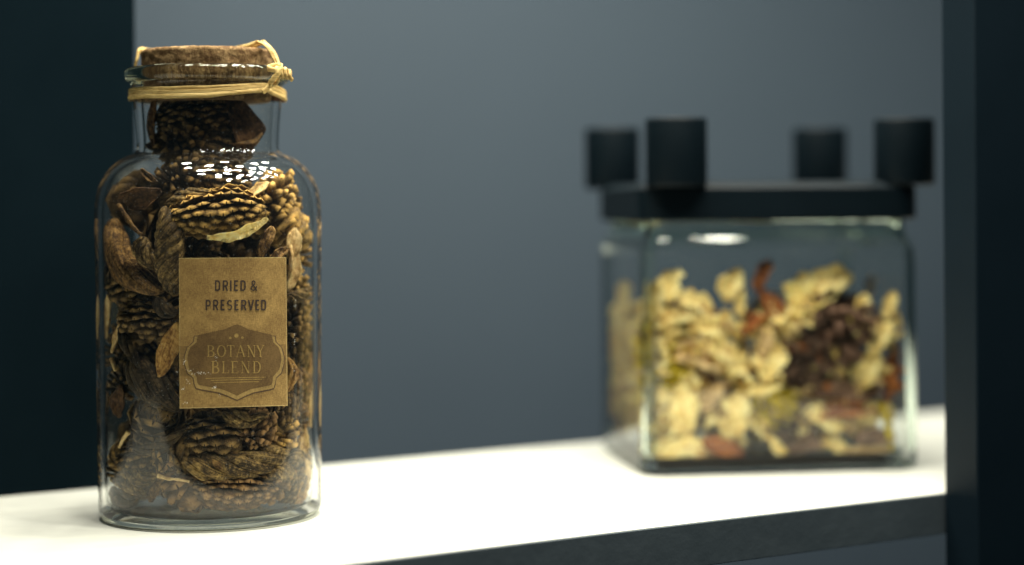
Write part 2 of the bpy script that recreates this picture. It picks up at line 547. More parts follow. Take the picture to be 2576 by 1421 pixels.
def printed(name, polys, mat, eps, parent, step=16, thick=False):
    bm = bmesh.new()
    for k, pl in enumerate(polys):
        vs = [bm.verts.new((x, -y, k * .01)) for x, y in pl]
        bm.faces.new(vs)
    bmesh.ops.recalc_face_normals(bm, faces=bm.faces)
    bmesh.ops.triangulate(bm, faces=bm.faces)
    x0 = min(v.co.x for v in bm.verts); x1 = max(v.co.x for v in bm.verts)
    x = x0 + step
    while x < x1:
        bmesh.ops.bisect_plane(bm, geom=list(bm.verts) + list(bm.edges) + list(bm.faces), plane_co=(x, 0, 0), plane_no=(1, 0, 0), dist=1e-5)
        x += step
    for v in bm.verts:
        v.co = on_jar(v.co.x, -v.co.y, eps + v.co.z * .0004)
    if thick:
        r = bmesh.ops.extrude_face_region(bm, geom=list(bm.faces))
        for v in [g for g in r['geom'] if isinstance(g, bmesh.types.BMVert)]:
            n2 = Vector((v.co.x, v.co.y, 0)).normalized()
            v.co += n2 * thick
        bmesh.ops.recalc_face_normals(bm, faces=bm.faces)
    return bm_obj(name, bm, mat, parent)
LB = printed('paper_label', [[(78, 70), (999, 62), (1012, 1342), (84, 1366)]], M['kraft'], .00003, jar, 20, .00022)
printed('label_edge', [[(78, 70), (999, 62), (999, 67), (78, 76)], [(84, 1360), (1012, 1336), (1012, 1342), (84, 1366)], [(995, 67), (999, 67), (1011.5, 1336), (1007, 1336)], [(78, 76), (81, 76), (87, 1360), (84, 1360)]], M['kraft_edge'], .00029, LB)
printed('printed_band', [[(83, 829), (1006, 812), (1008, 1064), (84, 1084)]], M['band'], .00029, LB)
def mirror(left, cx=578, k=.89):
    return left + [(cx + (cx - x) * k, y) for x, y in reversed(left) if abs(x - cx) > 1]
sh = [(578, 640), (470, 684), (400, 700), (240, 735), (205, 738), (196, 790), (140, 845), (117, 920), (119, 985), (145, 1066), (196, 1106), (203, 1156), (220, 1200), (266, 1212), (418, 1238), (500, 1268), (578, 1303)]
bd = [(578, 648), (470, 690), (400, 706), (240, 741), (212, 745), (206, 792), (150, 842), (126, 920), (127, 980), (152, 1060), (202, 1100), (210, 1150), (226, 1190), (270, 1201), (420, 1227), (500, 1257), (578, 1291)]
ins = [(578, 640), (540, 652), (470, 684), (400, 698), (240, 733), (232, 770), (228, 795), (176, 838), (152, 900), (149, 950), (168, 1030), (206, 1068), (230, 1092), (234, 1140), (246, 1162), (300, 1174), (440, 1198), (510, 1224), (578, 1256)]
printed('badge_outline', [mirror(sh[4:])], M['badge_shade'], .00033, LB)
printed('badge_rim', [mirror(bd[4:])], M['badge_rim'], .00037, LB)
printed('badge', [mirror(ins)], M['badge'], .00041, LB)

def stroke(pts, w):
    """one polyline thickened into quads"""
    out = []
    n = len(pts)
    L, R = [], []
    for i in range(n):
        a = Vector(pts[max(0, i - 1)]); b = Vector(pts[i]); c = Vector(pts[min(n - 1, i + 1)])
        t1 = (b - a).normalized() if i else (c - b).normalized()
        t2 = (c - b).normalized() if i < n - 1 else t1
        m = (t1 + t2)
        m = m.normalized() if m.length > .2 else t1
        nn = Vector((-m.y, m.x))
        k = 1 / max(.5, nn.dot(Vector((-t1.y, t1.x))))
        ww = w[i] if isinstance(w, (list, tuple)) else w
        L.append(b + nn * ww / 2 * k); R.append(b - nn * ww / 2 * k)
    for i in range(n - 1):
        out.append([tuple(L[i]), tuple(L[i + 1]), tuple(R[i + 1]), tuple(R[i])])
    return out
def arc(cx, cy, rx, ry, a0, a1, n=7):
    return [(cx + rx * cos(radians(a0 + (a1 - a0) * k / (n - 1))), cy + ry * sin(radians(a0 + (a1 - a0) * k / (n - 1)))) for k in range(n)]
# letters in a unit box, y down
SANS = {
 'D': [[(.12, 1.0), (.12, 0)], [(.12, .06), (.5, .06)] + arc(.55, .32, .33, .26, -90, 0, 5) + arc(.55, .68, .33, .26, 0, 90, 5) + [(.5, .94), (.12, .94)]],
 'R': [[(.12, 1.0), (.12, 0)], [(.12, .06), (.55, .06)] + arc(.56, .30, .32, .24, -90, 90, 8) + [(.12, .54)], [(.5, .54), (.88, 1.0)]],
 'P': [[(.12, 1.0), (.12, 0)], [(.12, .06), (.55, .06)] + arc(.56, .31, .32, .25, -90, 90, 8) + [(.12, .56)]],
 'I': [[(.5, 0), (.5, 1)]],
 'E': [[(.12, 1), (.12, 0)], [(.12, .06), (.9, .06)], [(.12, .49), (.78, .49)], [(.12, .94), (.9, .94)]],
 'S': [arc(.5, .30, .36, .24, -28, -180, 7) + arc(.5, .30, .36, .19, -180, -250, 4) + arc(.5, .70, .36, .22, -60, 90, 7) + arc(.5, .72, .36, .22, 90, 150, 5)],
 'V': [[(.08, 0), (.5, .98)], [(.92, 0), (.5, .98)]],
 '&': [[(.95, 1.0), (.28, .30)] + arc(.45, .2, .22, .15, 160, 340, 7) + [(.62, .34), (.25, .55)] + arc(.40, .74, .30, .20, 210, 60, 8) + [(.75, .85), (.92, .55)]],
}
def text(word_boxes, y0, y1, w):
    polys = []
    for ch, xa, xb in word_boxes:
        for pl in SANS[ch]:
            polys += stroke([(xa + (xb - xa) * x, y0 + (y1 - y0) * y) for x, y in pl], w * (.8 if ch in 'S&' else 1))
    return polys
printed('lettering', text([('D', 388, 432), ('R', 455, 500), ('I', 512, 536), ('E', 554, 590), ('D', 608, 652), ('&', 694, 752)], 262, 352, 13), M['ink'], .00030, LB)
printed('lettering', text([('P', 308, 350), ('R', 372, 416), ('E', 438, 474), ('S', 490, 538), ('E', 558, 594), ('R', 614, 658), ('V', 673, 722), ('E', 738, 772), ('D', 786, 828)], 430, 520, 13.5), M['ink'], .00030, LB)
def serif(boxes, y0, y1, T=12, t=5):
    out = []
    h = y1 - y0
    for ch, a, b in boxes:
        X = lambda x: a + (b - a) * x
        Y = lambda y: y0 + h * y
        def s(pts, w): out.extend(stroke([(X(x), Y(y)) for x, y in pts], w))
        def bar(x, y, l=.17): s([(x - l, y), (x + l, y)], 4)
        if ch == 'B':
            s([(.22, 0), (.22, 1)], T); bar(.2, .02); bar(.2, .98)
            s([(.22, .03), (.5, .03)] + arc(.52, .25, .28, .22, -90, 90, 8) + [(.22, .48)], [t, t, t, t + 2, T - 1, T, T, T - 1, t + 2, t, t])
            s([(.22, .5), (.5, .5)] + arc(.55, .74, .34, .24, -90, 90, 8) + [(.22, .98)], [t, t, t, t + 2, T - 1, T + 1, T + 1, T - 1, t + 2, t, t])
        elif ch == 'O':
            s(arc(.5, .5, .44, .48, -90, 270, 17), [t, t + 1, T - 2, T, T, T, T - 2, t + 1, t, t + 1, T - 2, T, T, T, T - 2, t + 1, t])
        elif ch == 'T':
            s([(.5, 0), (.5, 1)], T); s([(.02, .03), (.98, .03)], t); s([(.04, .0), (.04, .2)], 4); s([(.96, .0), (.96, .2)], 4); bar(.5, .98)
        elif ch == 'A':
            s([(.47, .0), (.12, 1)], t); s([(.48, .0), (.86, 1)], T); s([(.25, .64), (.7, .64)], t); bar(.12, .98, .12); bar(.86, .98, .14)
        elif ch == 'N':
            s([(.17, 0), (.17, 1)], t); s([(.16, 0), (.83, 1)], T); s([(.84, 0), (.84, 1)], t); bar(.1, .02, .12); bar(.17, .98, .14); bar(.84, .02, .14)
        elif ch == 'Y':
            s([(.12, 0), (.5, .55)], T); s([(.9, 0), (.52, .55)], t); s([(.51, .53), (.51, 1)], T); bar(.12, .02, .13); bar(.88, .02, .13); bar(.51, .98)
        elif ch == 'L':
            s([(.25, 0), (.25, 1)], T); bar(.25, .02, .2); s([(.05, .97), (.95, .97)], t); s([(.94, .76), (.94, .98)], 4)
        elif ch == 'E':
            s([(.22, 0), (.22, 1)], T); s([(.03, .03), (.88, .03)], t); s([(.03, .97), (.93, .97)], t); s([(.22, .49), (.68, .49)], t)
            s([(.87, .02), (.87, .2)], 4); s([(.92, .78), (.92, .98)], 4); s([(.67, .4), (.67, .58)], 4)
        elif ch == 'D':
            s([(.2, 0), (.2, 1)], T); s([(.03, .03), (.45, .03)] + arc(.48, .5, .42, .47, -90, 90, 10) + [(.03, .97)], [t, t, t, t + 1, T - 2, T, T + 1, T + 1, T, T - 2, t + 1, t, t])
    return out
printed('lettering', serif([('B', 316, 386), ('O', 406, 480), ('T', 490, 556), ('A', 566, 652), ('N', 662, 740), ('Y', 744, 812)], 820, 922), M['gold'], .00045, LB)
printed('lettering', serif([('B', 355, 426), ('L', 444, 510), ('E', 524, 592), ('N', 608, 692), ('D', 712, 784)], 957, 1062), M['gold'], .00045, LB)
printed('underline', stroke([(308, 1106), (828, 1095)], 6), M['gold'], .00045, LB)
printed('underline', stroke([(352, 1123), (792, 1113)], 6), M['gold'], .00045, LB)
printed('underline', stroke([(380, 1143), (766, 1134)], 6), M['gold'], .00045, LB)
printed('dot', [arc(572, 738, 19, 19, 0, 337.5, 16)], M['gold'], .00045, LB)
printed('dot', [arc(519, 758, 11, 11, 0, 337.5, 16)], M['gold'], .00045, LB)
printed('dot', [arc(624, 755, 11, 11, 0, 337.5, 16)], M['gold'], .00045, LB)

# pale flecks of dried dust on the label and the glass beside it
rf_ = random.Random(5)
fl = []
for cx, cy, sx, sy, n in ((400, 930, 12, 16, 8), (122, 962, 8, 26, 9), (280, 1062, 70, 14, 26), (160, 1035, 30, 12, 7), (386, 1180, 14, 14, 12), (115, 1195, 25, 12, 12), (130, 1318, 14, 12, 6), (425, 1250, 14, 10, 4), (60, 1050, 10, 10, 4), (1068, 1020, 10, 40, 8), (1075, 760, 10, 60, 8), (1080, 470, 8, 50, 6), (150, 1130, 20, 20, 6)):
    for k in range(n):
        x, y, r = rf_.gauss(cx, sx * .6), rf_.gauss(cy, sy * .6), rf_.uniform(1.2, 4.2)
        a0 = rf_.uniform(0, 6)
        fl.append([(x + r * rf_.uniform(.5, 1.3) * cos(a0 + q * 1.05), y + r * rf_.uniform(.5, 1.2) * sin(a0 + q * 1.05)) for q in range(6)])
M['fleck'] = plain('dust fleck', (.55, .54, .46), (.80, .78, .70), 300, .8)
tag(printed('dust_flecks', fl, M['fleck'], .00055, jar), kind='stuff')

# ---------------------------------------------------------------- botanical pieces: builders
def sheet(outline, curve, nu=12, nv=8, th=.0005, seed=0, rough=.0):
    """thick closed sheet: outline(v)->(left,right) half extents, curve(x,v)->point"""
    V, F = [], []
    LAST_UV[0] = [(i / nu, j / nv + side * .37) for side in (0, 1) for j in range(nv + 1) for i in range(nu + 1)]
    for side in (0, 1):
        for j in range(nv + 1):
            v = j / nv
            for i in range(nu + 1):
                u = i / nu * 2 - 1
                p = curve(u, v)
                V.append(p)
    n1 = (nu + 1) * (nv + 1)
    g = lambda i, j: j * (nu + 1) + i
    # normals
    N = []
    for j in range(nv + 1):
        for i in range(nu + 1):
            a = V[g(min(nu, i + 1), j)] - V[g(max(0, i - 1), j)]
            b = V[g(i, min(nv, j + 1))] - V[g(i, max(0, j - 1))]
            n = a.cross(b)
            N.append(n.normalized() if n.length > 1e-12 else Vector((0, 0, 1)))
    out = [None] * (2 * n1)
    for k in range(n1):
        d = rough * noise.noise(V[k] * 300 + Vector((seed, 0, 0)))
        out[k] = V[k] + N[k] * (th / 2 + d)
        out[n1 + k] = V[k] - N[k] * (th / 2 - d)
    for j in range(nv):
        for i in range(nu):
            F.append((g(i, j), g(i + 1, j), g(i + 1, j + 1), g(i, j + 1)))
            F.append((n1 + g(i, j), n1 + g(i, j + 1), n1 + g(i + 1, j + 1), n1 + g(i + 1, j)))
    for i in range(nu):
        F.append((g(i, 0), n1 + g(i, 0), n1 + g(i + 1, 0), g(i + 1, 0)))
        F.append((g(i, nv), g(i + 1, nv), n1 + g(i + 1, nv), n1 + g(i, nv)))
    for j in range(nv):
        F.append((g(0, j), g(0, j + 1), n1 + g(0, j + 1), n1 + g(0, j)))
        F.append((g(nu, j), n1 + g(nu, j), n1 + g(nu, j + 1), g(nu, j + 1)))
    return out, F

def scale_mesh(name, mat, L, Wd, cup, pt, th=.00035, flare=.2, seed=0):
    """one scale of a cone: root at the origin, grows along +z, hollow side toward +y, a pointed lip"""
    def cv(u, v):
        hw = Wd / 2 * (.55 + .75 * v) * (max(0.0, 1 - max(0, v - .45) / .55) ** pt * .93 + .07 if v > .45 else 1)
        x = u * hw
        z = L * v + .12 * L * (1 - u * u) * v * .5 + .05 * L * noise.noise(Vector((u * 3, v * 3, seed)))
        y = cup * (u * u) * (.3 + v) - flare * L * v * v + .10 * L * noise.noise(Vector((u * 2, v * 2, seed + 9)))
        return Vector((x, y, z))
    V, F = sheet(None, cv, 5, 4, th, seed)
    return mesh(name, V, F, mat)

SC = {}
for key, mat in (('scale', 'scale'), ('dark', 'scale_dark'), ('red', 'scale_red')):
    SC[key] = {
        'shell': [scale_mesh('scale', M[mat], 1.0, 1.50, .21, .26, .045, -.32, s) for s in (1, 2, 3)],
        'spike': [scale_mesh('scale', M[mat], 1.0, .62, .25, .85, .10, -.15, s) for s in (4, 5, 6)],
    }
SC['lime'] = {'spike': [scale_mesh('scale', M['lime'], 1.0, .42, .2, .85, .10, -.1, s) for s in (4, 5)]}
SC['bark'] = {'spike': [scale_mesh('scale', M['bark'], 1.0, .34, .2, .7, .09, .3, s) for s in (4, 5, 6)]}
SC['lime']['shell'] = SC['lime']['spike']; SC['bark']['shell'] = SC['bark']['spike']

def core_mesh(Lc, R, mat):
    prof = [(0, -Lc / 2)] + [(R * sqrt(max(0, 1 - (abs(t) ** 2.6))), t * Lc / 2) for t in (-.94, -.8, -.5, -.2, .1, .4, .65, .85, .95)] + [(0, Lc / 2)]
    V, F = lathe(prof, 18)
    V = [Vector(v) * (1 + .06 * noise.noise(Vector(v) * 500)) for v in V]
    return mesh('core', V, F, mat)

def axes(X, Zx):
    """rotation whose local z is Zx and local x as near to X as it gets"""
    z = Zx.normalized()
    y = z.cross(X)
    if y.length < 1e-6: y = z.cross(Vector((.3, .5, .8)))
    y.normalize()
    x = y.cross(z)
    return Matrix((x, y, z)).transposed()

def make_cone(name, loc, R, label, cat, L, rad, style='ledge', kind='scale', ns=None, group=None, seed=0, bend=0):
    """loc point, R rotation (local z is the cone's axis); > core, scale x n"""
    rg = random.Random(seed * 17 + 5)
    t = empty(name, loc, label, cat, group)
    t.rotation_euler = R.to_euler()
    sl = rad * (.42 if style == 'ledge' else .58)
    cr = rad - sl * .75
    put('core', core_mesh(L * (.92 if style == 'ledge' else .8), cr, M['core']), t)
    items = []
    if style == 'ledge':
        sz = (.0053 if rad > .0075 else rad * .6) * rg.uniform(.88, 1.18)
        nrow = max(9, int(round(2 * pi * rad * .85 / (sz * .52))))
        nk = max(4, int(round(L / (sz * .86))))
        for a in range(nrow):
            az = 2 * pi * a / nrow + rg.uniform(-.05, .05)
            for k in range(nk + 1):
                f = (k + (.5 if a % 2 else 0)) / (nk + .5) * 2 - 1
                zz = f * L * .48
                rr = cr * sqrt(max(.05, 1 - abs(f) ** 3.2)) * .92
                rv = Vector((cos(az), sin(az), 0)); tv = Vector((-sin(az), cos(az), 0))
                d = (rv + tv * .35 + Vector((0, 0, f * .55)) + Vector((rg.uniform(-.15, .15), rg.uniform(-.15, .15), rg.uniform(-.12, .12)))).normalized()
                Rm = axes(Vector((0, 0, -1)), d)
                s = sz * rg.uniform(.8, 1.12) * (1 - .25 * abs(f) ** 3)
                items.append((rv * rr + Vector((0, 0, zz)), Rm, s, 'shell'))
    else:
        n = ns or 60
        for k in range(n):
            f = (k + .5) / n * 2 - 1
            az = k * 2.39996 + rg.uniform(-.12, .12)
            rr = cr * sqrt(max(.03, 1 - f * f)) * .85
            rv = Vector((cos(az), sin(az), 0))
            d = (rv * (1 - .35 * max(0, f)) + Vector((0, 0, .25 + .95 * f)) + Vector((rg.uniform(-.2, .2), rg.uniform(-.2, .2), rg.uniform(-.2, .2)))).normalized()
            Rm = axes(Vector((-sin(az), cos(az), 0)), d)
            s = sl * 1.55 * rg.uniform(.75, 1.25)
            items.append((rv * rr + Vector((0, 0, f * L * .42)), Rm, s, 'spike' if style == 'spiky' else 'shell'))
    for q, (p, Rm, s, sh_) in enumerate(items[:298]):
        me = SC[kind][sh_][rg.randrange(len(SC[kind][sh_]))]
        put('scale', me, t, Matrix.Translation(p) @ Rm.to_4x4() @ Matrix.Diagonal((s, s, s, 1)))
    return t

def tube(path, radf, seg=10, seed=0, bump_=.0, flat=1.0, up=Vector((0, 0, 1)), ridges=0):
    V, F = [], []
    n = len(path)
    LAST_UV[0] = [(abs(k / seg - .5) * 1.6, i / n * 2 + seed * .31) for i in range(n) for k in range(seg)]
    prev = None
    for i in range(n):
        T = (path[min(n - 1, i + 1)] - path[max(0, i - 1)]).normalized()
        if prev is None:
            N = T.cross(up)
            N = N.normalized() if N.length > .1 else T.cross(Vector((1, 0, 0))).normalized()
        else:
            N = (prev - T * prev.dot(T)).normalized()
        prev = N
        B = T.cross(N)
        r = radf(i / (n - 1))
        for k in range(seg):
            a = 2 * pi * k / seg
            d = 1 + bump_ * noise.noise(Vector((cos(a) * 1.2 + seed, sin(a) * 1.2, i * .35))) + (.10 * cos(ridges * a) if ridges else 0)
            V.append(path[i] + (N * cos(a) + B * sin(a) * flat) * r * d)
    for i in range(n - 1):
        for k in range(seg):
            k2 = (k + 1) % seg
            F.append((i * seg + k, (i + 1) * seg + k, (i + 1) * seg + k2, i * seg + k2))
    F.append(tuple(range(seg))); F.append(tuple(range((n - 1) * seg, n * seg))[::-1])
    return V, F

def make_pod(name, pts, label, cat, rad, mat='pod', turns=1.2, nst=5, group=None, seed=0, blunt=.35, tip=.5, inside=None, fat=.41, hrf=.60):
    """a twisted seed pod: strands wound round a bent line; > strand x n"""
    line = catmull(pts, 10)
    n = len(line)
    c0 = sum(pts, Vector()) / len(pts)
    t = empty(name, c0, label, cat, group)
    fr = []
    prev = None
    for i in range(n):
        T = (line[min(n - 1, i + 1)] - line[max(0, i - 1)]).normalized()
        if prev is None:
            N = T.cross(Vector((0, 1, .2))).normalized()
        else: N = (prev - T * prev.dot(T)).normalized()
        prev = N
        fr.append((T, N, T.cross(N)))
    env = lambda s: min(1, (s / blunt) ** .55 if s < blunt else 1) * min(1, ((1 - s) / tip) ** .7 if 1 - s < tip else 1)
    for q in range(nst):
        path = []
        for i in range(n):
            s = i / (n - 1)
            a = 2 * pi * (q / nst + turns * s) + seed
            e = max(.02, env(s))
            T, N, B = fr[i]
            hr = rad * hrf * e * (1 + .08 * noise.noise(Vector((s * 4, q, seed))))
            p = line[i] + (N * cos(a) + B * sin(a)) * hr - c0
            if inside: p = inside(p + c0, rad * .42 * e) - c0
            path.append(p)
        V, F = tube(path, lambda s: max(.0002, rad * fat * max(.05, env(s)) * (1 + .06 * sin(9 * s + q))), 10, q + seed, .14, 1.0, ridges=3 if q % 2 else 4)
        if inside:
            V = [inside(v + c0, 0) - c0 for v in V]
        put('strand', mesh('strand', V, F, M[mat]), t)
    return t

def curl_mesh(name, mat, L, Wd, curl, point=(.5, .5), bend=.0, ruffle=.1, th=.0006, seed=0, twist=0.0, nu=14, nv=22, arcb=0.0):
    """curled petal or peel: length along x, curls about x, pointed at the ends"""
    def cv(u, v):
        e0 = min(1, (v / point[0]) ** .6) if point[0] > 0 else 1
        e1 = min(1, ((1 - v) / point[1]) ** .6) if point[1] > 0 else 1
        hw = Wd / 2 * max(.04, e0 * e1) * (1 + .18 * noise.noise(Vector((v * 4, seed, math.copysign(1, u)))))
        s = u * hw
        if abs(curl) > .05:
            Rr = (Wd / 2) / curl
            a = s / Rr
            y, z = Rr * sin(a), Rr * (1 - cos(a))
        else: y, z = s, 0
        z += ruffle * Wd * noise.noise(Vector((v * 5 + seed, u * 1.6, seed * .7))) * (.3 + abs(u))
        y += ruffle * .4 * Wd * noise.noise(Vector((v * 7, u * 2, seed + 4)))
        tw = twist * (v - .5)
        y, z = y * cos(tw) - z * sin(tw), y * sin(tw) + z * cos(tw)
        x = (v - .5) * L
        if arcb:
            Ra = L / arcb
            a = x / Ra
            x, y = (Ra - y) * sin(a), Ra - (Ra - y) * cos(a)
        if abs(bend) > .01:
            Rb = L / bend
            a = x / Rb
            return Vector(((Rb + z) * sin(a), y, z * cos(a) + Rb * (cos(a) - 1)))
        return Vector((x, y, z))
    V, F = sheet(None, cv, nu, nv, th, seed, th * .35)
    return V, F

# ---- placing things against the inside of the tall jar
def wall_pos(px, py, r, back=0.0):
    best = None
    Z = .80
    while Z < .96:
        p = P(px, py, Z)
        d = sqrt((p.x - JX) ** 2 + (p.y - JY) ** 2)
        lim = rin(p.z) - r
        if d <= lim: break
        if best is None or d - lim < best[0]: best = (d - lim, Z)
        Z += .0004
    else: Z = best[1]
    return P(px, py, Z + back)
def keep_in(p, m=0.0):
    """move a point inside the glass"""
    z = max(p.z, ZB + m + .0004)
    lim = rin(z) - m - .0004
    dx, dy = p.x - JX, p.y - JY
    d = sqrt(dx * dx + dy * dy)
    if d > lim:
        k = max(lim, 0.0001) / d
        dx, dy = dx * k, dy * k
    return Vector((JX + dx, JY + dy, z))
def frame_at(p, ang, tip=0.0, lean=0.0):
    """rotation at the wall: local z along the picture angle ang (degrees, 0 = right, 90 = up), tip = turning the axis to the viewer"""
    az = atan2(p.y - JY, p.x - JX)
    dd = sqrt((p.x - JX) ** 2 + (p.y - JY) ** 2)
    view = Vector((cos(view_az), sin(view_az), 0))
    Nn = Vector((cos(az), sin(az), 0)) if dd > .01 else view
    Nn = (Nn * .6 + view * .4).normalized()
    Tt = Vector((-Nn.y, Nn.x, 0))
    A = Tt * cos(radians(ang)) + Zv * sin(radians(ang))
    A = (A * cos(radians(tip)) + Nn * sin(radians(tip))).normalized()
    return A, Nn, Tt
def settle(t):
    """slide a finished thing inward until none of it crosses the glass"""
    Mt = Matrix.Translation(t.location) @ t.rotation_euler.to_matrix().to_4x4()
    pts = []
    for ch in t.children:
        Mc = Mt @ ch.matrix_basis
        vs = ch.data.vertices
        step = 3 if len(vs) < 200 else 5
        for k in range(0, len(vs), step): pts.append(Mc @ vs[k].co)
    off = Vector((0, 0, 0))
    for _ in range(12):
        worst, wv = 0, None
        for p in pts:
            q = p + off
            d = sqrt((q.x - JX) ** 2 + (q.y - JY) ** 2) - (rin(q.z) - .0003)
            if d > worst: worst, wv = d, q
        zmin = min(p.z for p in pts) + off.z
        if zmin < ZB: off.z += ZB - zmin + .0002
        if worst <= 0: break
        n = Vector((JX - wv.x, JY - wv.y, 0)).normalized()
        off += n * (worst + .0001)
        if abs(off.x) + abs(off.y) > .02: break
    t.location = Vector(t.location) + off
    return t

def jcone(px, py, ang, L, r, label, style='ledge', kind='scale', tip=0, back=0, ns=None, seed=None, spin=0):
    """L and r in picture pixels"""
    Lm, rm = L / PXM, r / PXM
    p = wall_pos(px, py, rm * .95, back)
    A, Nn, Tt = frame_at(p, ang, tip)
    Rm = axes(Nn, A)
    Rm = Rm @ Matrix.Rotation(radians(spin), 3, 'Z')
    t = make_cone('dried_cone' if style == 'ledge' else 'seed_burr', p, Rm, label, 'dried cone' if style == 'ledge' else 'seed head', Lm, rm, style, kind, ns, None, seed or int(px + py))
    return settle(t)
def jpod(pts, r, label, mat='pod', turns=1.2, nst=5, seed=None, blunt=.35, tip=.5, back=0, name='twisted_pod', fat=.41, hrf=.60):
    rm = r / PXM
    W_ = [wall_pos(x, y, rm, back) for x, y in pts]
    W_ = [keep_in(p, rm * .9) for p in W_]
    return make_pod(name, W_, label, 'seed pod', rm, mat, turns, nst, None, seed if seed is not None else pts[0][0] * .01, blunt, tip, keep_in, fat, hrf)
def jcurl(px, py, ang, L, Wd, label, mat, curl=1.2, bend=.4, point=(.4, .4), ruffle=.1, tip=0, face=0, back=0, th=.0007, seed=None, twist=0, name='curled_petal', cat='petal', arcb=0.0):
    Lm, wm = L / PXM, Wd / PXM
    p = wall_pos(px, py, wm * .25 + .001, back)
    A, Nn, Tt = frame_at(p, ang, tip)
    # local x along A, local z toward the viewer turned by face
    z = Nn - A * Nn.dot(A); z.normalize()
    y = z.cross(A)
    fa = radians(face)
    z2 = z * cos(fa) + y * sin(fa)
    y2 = z2.cross(A)
    Rm = Matrix((A, y2, z2)).transposed()
    sd = seed or (px * .13 + py * .07)
    V, F = curl_mesh(name, mat, Lm, wm, curl, point, bend, ruffle, th, sd, twist, arcb=arcb)
    V = [Rm.transposed() @ (keep_in(Rm @ v + p) - p) for v in V]
    o = put(name, mesh(name, V, F, M[mat]))
    o.location = p
    o.rotation_euler = Rm.to_euler()
    return tag(o, label, cat)
def jtwig(pts, r, label, mat='pale', name='twig', cat='twig', back=0):
    rm = r / PXM
    W_ = [keep_in(wall_pos(x, y, rm, back), rm) for x, y in pts]
    c0 = sum(W_, Vector()) / len(W_)
    line = catmull([p - c0 for p in W_], 5)
    V, F = tube(line, lambda s: rm * (1 - .45 * s) * (1 + .15 * sin(20 * s)), 7, px_seed(pts), .35)
    o = put(name, mesh(name, V, F, M[mat]))
    o.location = c0
    return tag(o, label, cat)
def px_seed(pts): return pts[0][0] * .37

# ---------------------------------------------------------------- potpourri in the tall jar
# in the neck, under the cork
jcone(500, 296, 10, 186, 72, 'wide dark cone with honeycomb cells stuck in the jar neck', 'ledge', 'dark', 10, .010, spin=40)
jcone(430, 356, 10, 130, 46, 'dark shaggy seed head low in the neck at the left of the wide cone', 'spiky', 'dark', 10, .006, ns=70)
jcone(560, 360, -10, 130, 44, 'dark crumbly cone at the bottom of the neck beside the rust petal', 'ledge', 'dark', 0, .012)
jcurl(606, 300, -64, 165, 100, 'dark brown pointed leaf leaning down the right side of the neck', 'leaf', .5, .3, (.7, .2), .06, 0, 10, .004, name='dried_leaf', cat='leaf')
jcurl(624, 356, 18, 92, 46, 'rust brown petal curled at the foot of the neck under the pointed leaf', 'pod_rust', 1.7, .6, (.5, .25), .1, 0, -60, .002)
jcurl(388, 300, 86, 140, 42, 'upright dark red brown petal against the left wall of the neck', 'leaf', 1.2, .3, (.35, .3), .1, 0, 20, .003)
# shoulder
jcurl(372, 442, -32, 62, 22, 'small brown curl above the heap at the left of the shoulder', 'pod_rust', 1.4, .6, (.3, .3), .15, 10, 0, .006)
jcone(462, 442, 30, 95, 38, 'dark seed head in the shade under the neck opening', 'spiky', 'dark', 0, .016, ns=60)
jcone(560, 452, -10, 110, 40, 'dark cone behind the bright lamp reflections on the shoulder', 'ledge', 'dark', 0, .018)
jpod([(418, 516), (452, 498), (492, 486), (536, 482)], 17, 'slim twisted pod lying above the large ridged cone', 'pod', .9, 4, back=.004)
jcurl(344, 498, 12, 130, 62, 'dark brown hooded leaf at the top left of the heap', 'leaf', .9, .9, (.4, .4), .12, 0, -25, .006, name='dried_leaf', cat='leaf')
jcurl(640, 482, 35, 90, 26, 'tan sliver of petal rising toward the lamp reflections', 'pale', .8, .5, (.6, .3), .08, 0, 30, .004)
jtwig([(296, 516), (310, 535), (326, 560), (344, 582), (356, 590)], 7, 'knobbly twig with a bud sloping down at the upper left', 'pod_rust')
jcone(548, 532, 6, 196, 49, 'largest ridged cone, lying level above the bright yellow crescent', 'ledge', 'scale', 0, .003, spin=25)
jcone(720, 500, 70, 84, 44, 'spiky seed head at the top right of the heap', 'spiky', 'scale', 15, 0, ns=54)
jcone(738, 556, -40, 112, 46, 'open scaled cone under the topmost spiky seed head at the right', 'rosette', 'scale', 10, 0, ns=72)
jcurl(608, 590, 16, 165, 40, 'bright yellow crescent of peel under the largest cone', 'yellow', .9, -.3, (.8, .35), .06, 0, 48, -.004, th=.0020, arcb=.9)
jcurl(668, 612, 66, 90, 40, 'brown peel with ragged orange edges left of the pale hollow peel', 'pod_rust', 1.6, .5, (.3, .3), .18, 0, 20, .001)
jcurl(737, 612, 75, 78, 46, 'pale folded peel resting on top of the hollow peel by the label corner', 'pale', .9, .6, (.35, .3), .1, 0, 10, .001, th=.0012)
jcurl(733, 672, 84, 118, 56, 'pale hollow peel beside the upper right corner of the label', 'pale', 1.5, .35, (.35, .4), .08, 0, -20, .000, th=.0012)
jcone(776, 628, 80, 100, 34, 'light brown seed head at the right edge level with the hollow peel', 'spiky', 'scale', 0, .002, ns=54)
